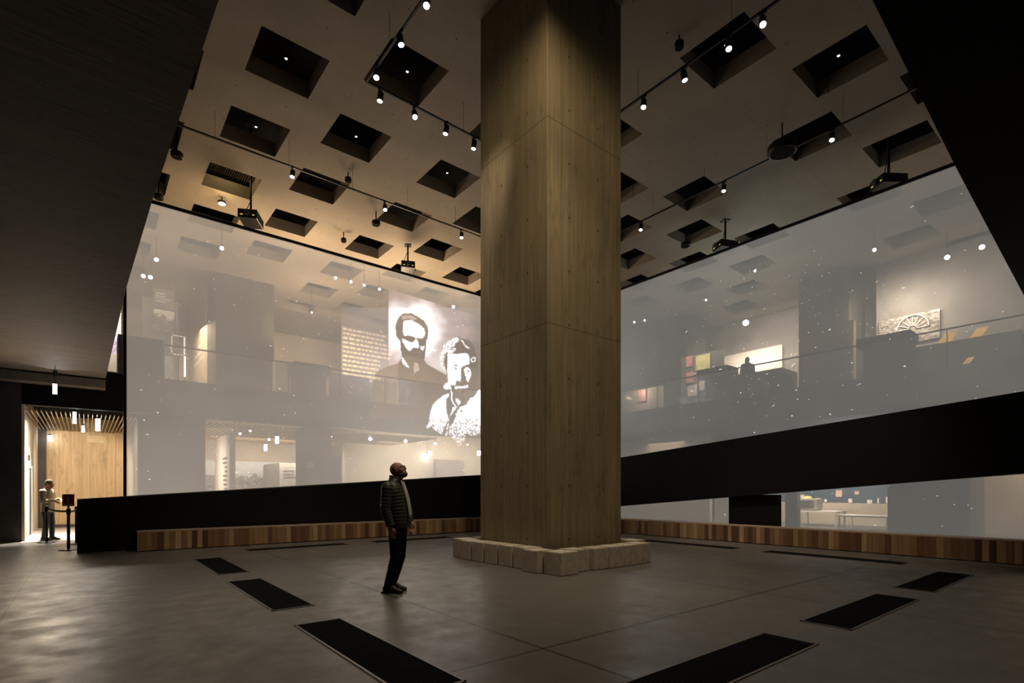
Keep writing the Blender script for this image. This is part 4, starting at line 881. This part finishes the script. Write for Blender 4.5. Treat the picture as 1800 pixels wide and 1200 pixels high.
def table(px0, px1, X, dp, z, label):
    y1, y0 = onx(px0, 900, X)[1], onx(px1, 900, X)[1]; o = empty('low_table', (X, y0, 0), label=label, cat='table'); L = y1-y0
    link('tabletop', bxm(0, 0, z-.05, dp, L, z), M['white'], o)
    for a in (0.02, dp-.07):
        for b in (.02, L-.07): link('leg', bxm(a, b, 0, a+.05, b+.05, z-.05), M['white'], o)
table(1400, 1470, 22.2, 1.0, .6, 'low white table carrying the grey machine'); table(1472, 1562, 21.0, 1.3, .52, 'long low white table in front of the timber counter')
struct('wall_ground_near', bxm(21.6, 12.7, 0, 21.8, 20, 3.86), M['plaster']); y1 = onx(1258, 890, 21.2)[1]; y0 = onx(1300, 890, 21.2)[1]
tag(link('pale_partition', bxm(21.1, y0, 0, 21.25, y1, 3.0), M['cream']), 'pale upright partition under the ramp beside the black block', 'partition')
y1 = onx(1380, 890, 20.4)[1]; y0 = onx(1401, 890, 20.4)[1]; tag(link('grey_post', bxm(20.4, y0, 0, 20.7, y1, 3.8), M['slab']), 'grey post under the ramp right of the black block', 'post')
struct('wall_ground_right_end', bxm(22.4, -4, 0, 22.6, onx(1700, 880, 22.4)[1], 3.86), M['plaster'])
y1 = onx(1437, 740, 21)[1]; slats('ceiling_slats_right', XB+.4, 25, y1-3.2, y1, 3.5, .17, 'X')
lamp('AREA', (21.5, y1-1.4, 2.9), 30, COOL, 2, 2, aim=(21.5, y1-1.4, 5))

# ================================================================== PEOPLE
M['skin'] = plain('skin', (.42, .21, .145), .5, sc=20, var=.08); M['jacket'] = plain('quilted_olive_jacket', (.030, .032, .022), .45, sc=30, spec=.35)
M['trousers'] = plain('black_trousers', (.008, .008, .009), .85, spec=.1); M['shoe'] = plain('black_shoe', (.010, .009, .009), .5)
M['shirt'] = plain('grey_shirt', (.42, .41, .38), .8); M['collar'] = plain('navy_collar', (.02, .024, .04), .8); M['beard'] = plain('greying_beard', (.07, .05, .04), .9, sc=60, var=.5)
M['frame'] = plain('spectacle_frame', (.03, .006, .006), .3); M['coat'] = plain('beige_coat', (.40, .31, .20), .8); M['dark_cloth'] = plain('dark_clothes', (.03, .028, .03), .85); M['hair'] = plain('brown_hair', (.08, .05, .03), .8)
def remesh(o, v, it=2):
    m = o.modifiers.new('skin', 'REMESH'); m.mode = 'VOXEL'; m.voxel_size = v; m.use_smooth_shade = True
    if it: s_ = o.modifiers.new('soft', 'SMOOTH'); s_.iterations = it; s_.factor = .5
    return o
def hand(bm, w_, dr, side, curl=.5, palm_n=(0, 1, 0)):
    """palm, four unequal fingers with knuckle bends and a thumb; dr = hanging direction, side = forward direction of the hand"""
    w_ = Vector(w_); d = Vector(dr).normalized(); f = Vector(side).normalized(); n = Vector(palm_n).normalized()
    tube(bm, [w_-d*.03, w_, w_+d*.045, w_+d*.09], [(.026, .021), (.030, .019), (.041, .016), (.038, .014)], 12, up=f)
    for k, (L, off) in enumerate(((.070, .031), (.080, .011), (.074, -.010), (.058, -.030))):
        b = w_+d*.086+f*off; c = curl*(1+.12*k)
        p1 = b+(d*math.cos(c*.4)+n*math.sin(c*.4))*L*.48; p2 = p1+(d*math.cos(c)+n*math.sin(c))*L*.30; p3 = p2+(d*math.cos(c*1.5)+n*math.sin(c*1.5))*L*.24
        tube(bm, [b-d*.012, b, p1, p2, p3], [.0088, .0092, .0086, .0078, .0062], 8, up=f)
    t0 = w_+d*.025+f*.028; tube(bm, [t0-f*.01, t0, t0+(d*.7+f*.6).normalized()*.035, t0+(d*.9+f*.35+n*.2).normalized()*.068], [.012, .0125, .0105, .008], 8, up=n)
def person(name, loc, rz, label, P, voxel=.008, detail=True):
    """figure facing local +X; P holds the joints and materials"""
    o = empty(name, loc, rz, label, 'person'); hs = P.get('scale', 1); o.scale = (hs, hs, hs)
    hc = Vector(P['head']); T = Matrix.Translation(hc) @ Matrix.Rotation(-P.get('tilt', 0), 4, 'Y') @ Matrix.Rotation(P.get('turn', 0), 4, 'Z')
    h = lambda p: T @ Vector(p); R3 = T.to_3x3().to_4x4()
    bm = bmesh.new()
    ball(bm, h((-.014, 0, .022)), (.100, .077, .100), 3, R3); ball(bm, h((.020, 0, -.010)), (.078, .068, .095), 3, R3); ball(bm, h((.036, 0, -.068)), (.060, .054, .055), 3, R3); ball(bm, h((.068, 0, -.098)), (.026, .028, .022), 2, R3)
    ball(bm, h((.078, 0, .034)), (.020, .052, .014), 2, R3); tube(bm, [h((.086, 0, .022)), h((.104, 0, -.004)), h((.114, 0, -.026)), h((.092, 0, -.036))], [.009, .011, .0145, .010], 10); ball(bm, h((.096, 0, -.064)), (.012, .026, .010), 2, R3)
    for s_ in (1, -1):
        ball(bm, h((-.004, s_*.077, -.008)), (.019, .010, .032), 2, R3); ball(bm, h((.060, s_*.040, -.030)), (.026, .022, .026), 2, R3)
    ch = Vector(P['chest']); tube(bm, [h((-.026, 0, -.02)), h((-.022, 0, -.09)), Vector((ch.x-.005, 0, 1.54)), Vector((ch.x-.02, 0, 1.47))], [.058, .060, .066, .085], 16, up=(0, 1, 0))
    tube(bm, [(P['hip'][0], 0, .84), (P['hip'][0], 0, .98), (ch.x, 0, 1.2), (ch.x-.01, 0, 1.40), (ch.x-.015, 0, 1.48)], [(.15, .09), (.15, .10), (.14, .10), (.165, .10), (.12, .08)], 18, up=(0, 1, 0))
    for s_, A in ((-1, P['arm_r']), (1, P['arm_l'])):
        S_, E_, W_ = [Vector(v) for v in A]; tube(bm, [S_, S_.lerp(E_, .5), E_, E_.lerp(W_, .4), W_], [.048, .044, .036, .036, .024], 12)
        hand(bm, W_, (W_-E_).normalized()*.6+Vector((0, 0, -.6)), (1, 0, .1), .5, (0, -s_, 0))
    for A in (P['leg_r'], P['leg_l']):
        a, k, f = [Vector(v) for v in A]; tube(bm, [a, a.lerp(k, .5), k, k.lerp(f, .35), f], [.080, .070, .052, .050, .036], 14); tube(bm, [f+Vector((-.03, 0, -.045)), f+Vector((.08, 0, -.060)), f+Vector((.15, 0, -.068))], [.028, .026, .016], 10)
    remesh(link('body', bm, P.get('skin', M['skin']), o), voxel, 1)
    # trousers
    bm = bmesh.new(); hp = P['hip'][0]
    tube(bm, [(hp, 0, .80), (hp, 0, .88), (hp, 0, 1.02)], [(.165, .105), (.178, .125), (.165, .118)], 20, up=(0, 1, 0))
    for A in (P['leg_r'], P['leg_l']):
        a, k, f = [Vector(v) for v in A]; tube(bm, [a+Vector((0, 0, .03)), a.lerp(k, .5), k, k.lerp(f, .5), f+Vector((0, 0, .02)), f+Vector((-.005, 0, -.045))], [.098, .084, .070, .066, .060, .062], 18)
    remesh(link('trousers', bm, P['legs'], o), max(voxel, .010), 2)
    for s_, A in ((-1, P['leg_r']), (1, P['leg_l'])):
        f = Vector(A[2]); bm = bmesh.new(); tube(bm, [(f.x-.075, f.y, .050), (f.x-.02, f.y, .055), (f.x+.08, f.y, .045), (f.x+.16, f.y, .036), (f.x+.205, f.y, .030)], [(.030, .040), (.040, .052), (.043, .042), (.045, .032), (.028, .022)], 16, up=(0, 1, 0))
        tube(bm, [(f.x-.012, f.y, .05), (f.x-.004, f.y, .11), (f.x-.004, f.y, .15)], [.052, .052, .047], 14); tube(bm, [(f.x+.02, f.y, .085), (f.x+.10, f.y, .062)], [.042, .030], 12); box(bm, f.x-.10, f.y-.036, 0, f.x+.20, f.y+.036, .022); remesh(link('shoe', bm, P['shoes'], o), .008, 2)
    # jacket or coat: torso sections (z, centre x, half depth, half width)
    bm = bmesh.new(); secs = P['torso']; pts, rad = [], []
    if P.get('quilt'):
        z = secs[0][0]
        while z <= secs[-1][0]:
            for i in range(len(secs)-1):
                if secs[i][0] <= z <= secs[i+1][0]:
                    u = (z-secs[i][0])/(secs[i+1][0]-secs[i][0]); v = [secs[i][k]*(1-u)+secs[i+1][k]*u for k in range(4)]; break
            q_ = .007*abs(math.sin(math.pi*(z-secs[0][0])/.046)); pts.append((v[1], 0, z)); rad.append((v[3]+q_, v[2]+q_)); z += .0092
    else: pts = [(s_[1], 0, s_[0]) for s_ in secs]; rad = [(s_[3], s_[2]) for s_ in secs]
    tube(bm, pts, rad, 40, up=(0, 1, 0))
    for A in (P['arm_r'], P['arm_l']):
        S_, E_, W_ = [Vector(v) for v in A]; L1, L2 = (E_-S_).length, (W_-E_).length; pts, rad = [], []; n = 40 if P.get('quilt') else 8
        for k in range(n+1):
            u = k/n; p = S_.lerp(E_, u*2) if u < .5 else E_.lerp(W_+(E_-W_).normalized()*.01, u*2-1)
            r = .082-.020*min(1, u*2)-.012*max(0, u*2-1); q_ = .006*abs(math.sin(math.pi*u*(L1+L2)/.046)) if P.get('quilt') else 0
            pts.append(p); rad.append(r+q_)
        tube(bm, pts, rad, 22); ball(bm, S_+Vector((0, 0, -.005)), .084, 2)
    remesh(link(P.get('top_name', 'jacket'), bm, P['top'], o), voxel if P.get('quilt') else max(voxel, .012), 1)
    if P.get('hair'):
        bm = bmesh.new(); ball(bm, h((-.026, 0, .034)), (.104, .084, .102), 3, R3); ball(bm, h((-.055, 0, -.02)), (.068, .076, .08), 2, R3); remesh(link('hair', bm, P['hair'], o), .012, 2)
    if detail:
        bm = bmesh.new()
        for s_ in (1, -1): ball(bm, h((.079, s_*.032, .010)), .0125, 2)
        link('eyes', bm, M['white'], o, True); bm = bmesh.new()
        for s_ in (1, -1): ball(bm, h((.0885, s_*.032, .011)), .0055, 2)
        link('irises', bm, M['stand'], o, True)
    return o, h, R3
MAN = dict(head=(.038, 0, 1.693), tilt=.42, chest=(.0, 0, 1.3), hip=(.03, 0, .95),
    arm_r=((-.030, -.200, 1.455), (-.040, -.250, 1.17), (.035, -.235, .915)), arm_l=((-.035, .205, 1.455), (-.01, .265, 1.18), (.125, .225, .965)),
    leg_r=((.035, -.088, .86), (.035, -.095, .49), (-.062, -.10, .10)), leg_l=((.035, .088, .86), (.030, .10, .49), (-.095, .115, .10)),
    torso=[(.90, .045, .135, .175), (.95, .045, .152, .188), (1.05, .045, .156, .190), (1.18, .034, .153, .190), (1.30, .018, .148, .198), (1.40, .002, .138, .208), (1.47, -.008, .120, .200), (1.53, -.008, .095, .135), (1.58, .006, .074, .080), (1.61, .012, .068, .072)],
    quilt=True, top=M['jacket'], legs=M['trousers'], shoes=M['shoe'])
mx, my, _ = onz(695.5, 1040, 0); RZ = -math.atan2(EX[1], EX[0])
man, h, R3 = person('person', (mx, my, 0), RZ-.20, 'bald bearded man in glasses and quilted jacket standing looking up at the screen', MAN, .0065)
# shirt, collars, spectacles, beard
bm = bmesh.new(); ctr = [(1.55, .098), (1.48, .122), (1.40, .150), (1.30, .180), (1.20, .200), (1.10, .216), (1.00, .216)]; prev = None
for z, x in ctr:
    row = [bm.verts.new((x+.012-abs(k-2)*.010, -.052+k*.026, z)) for k in range(5)]
    if prev:
        for k in range(4): bm.faces.new([prev[k], prev[k+1], row[k+1], row[k]])
    prev = row
o = link('shirt', bm, M['shirt'], man, True); s_ = o.modifiers.new('t', 'SOLIDIFY'); s_.thickness = .012
bm = bmesh.new(); tube(bm, [(-.072, 0, 1.575), (-.070, 0, 1.625)], [.02, .02], 8)
n = 28
for r0, r1, z0, z1 in ((.080, .074, 1.545, 1.628),):
    rr = []
    for k in range(n+1):
        a = math.radians(28)+math.radians(304)*k/n; e = .03*(1+math.cos(a))/2
        rr.append(([bm.verts.new((.008+r0*math.cos(a)*1.05, r0*math.sin(a), z0-e*1.2)), bm.verts.new((.004+r1*math.cos(a)*1.05, r1*math.sin(a), z1-e*1.1))]))
    for k in range(n): bm.faces.new([rr[k][0], rr[k+1][0], rr[k+1][1], rr[k][1]])
o = link('collar', bm, M['collar'], man, True); s_ = o.modifiers.new('t', 'SOLIDIFY'); s_.thickness = .012; s_.offset = 0
bm = bmesh.new(); ball(bm, h((.052, 0, -.090)), (.054, .058, .040), 3, R3); ball(bm, h((.090, 0, -.050)), (.014, .028, .009), 2, R3); ball(bm, h((.02, 0, -.078)), (.05, .062, .028), 3, R3); remesh(link('beard', bm, M['beard'], man), .006, 1)
bm = bmesh.new()
for s_ in (1, -1):
    c = Vector((.108, s_*.034, .010)); pts = [h(c+Vector((-.012*abs(math.cos(a))*(1 if math.cos(a)*s_ > 0 else 0), .026*math.cos(a), .018*math.sin(a)))) for a in [2*math.pi*k/16 for k in range(17)]]; tube(bm, pts, .0032, 6, cap=False)
    tube(bm, [h((.098, s_*.062, .016)), h((.05, s_*.078, .014)), h((.0, s_*.083, .012)), h((-.018, s_*.081, -.006))], .0036, 6)
tube(bm, [h((.112, -.009, .014)), h((.114, 0, .017)), h((.112, .009, .014))], .003, 6); link('glasses', bm, M['frame'], man)
# the waiting person in the passage and the visitors upstairs
PA = dict(head=(.05, 0, 1.64), tilt=-.25, chest=(.0, 0, 1.3), hip=(.0, 0, .95), arm_r=((-.02, -.19, 1.42), (.02, -.24, 1.14), (.24, -.12, 1.16)), arm_l=((-.02, .19, 1.42), (.02, .24, 1.14), (.25, .10, 1.20)),
    leg_r=((0, -.088, .86), (.02, -.095, .49), (-.04, -.10, .10)), leg_l=((0, .088, .86), (.05, .10, .49), (.04, .115, .10)),
    torso=[(.84, .0, .14, .19), (.95, .0, .145, .19), (1.15, .0, .130, .175), (1.38, -.005, .125, .205), (1.46, -.01, .10, .17), (1.52, 0, .065, .07)], top=M['coat'], legs=M['dark_cloth'], shoes=M['shoe'], hair=M['hair'], top_name='coat')
d = 927*1.42/91; dd = dirw(84, 952); k = d*1.03; person('person', (dd[0]*k, dd[1]*k, 0), RZ+.2, 'person in a beige coat and dark trousers waiting at the barrier in the passage', dict(PA, scale=.97), .014, False)
PB = dict(PA, tilt=-.1, torso=[(.72, .0, .20, .25), (.95, .0, .19, .24), (1.2, .0, .17, .235), (1.4, -.005, .15, .24), (1.47, -.01, .12, .20), (1.53, 0, .08, .09)], top=M['dark_cloth'], arm_r=((-.02, -.19, 1.42), (.0, -.25, 1.14), (.06, -.22, .92)), arm_l=((-.02, .19, 1.42), (.0, .25, 1.14), (.08, .2, .92)), top_name='jacket', hair=M['dark_cloth'])
vx, vy, _ = onx(1314, 640, 20.5); person('person', (vx, vy, 4.93), .95, 'tall dark visitor standing on the upper floor behind the star screen', dict(PB, scale=1.01), .016, False)
vx, vy, _ = onx(1291, 645, 21.4); person('person', (vx, vy, 4.93), .7, 'child sized dark visitor left of the tall visitor upstairs', dict(PB, scale=.86), .016, False)
vx, vy, _ = onx(1277, 645, 22.6); person('person', (vx, vy, 4.93), .6, 'smallest dark visitor behind the display desk upstairs', dict(PB, scale=.82), .016, False)
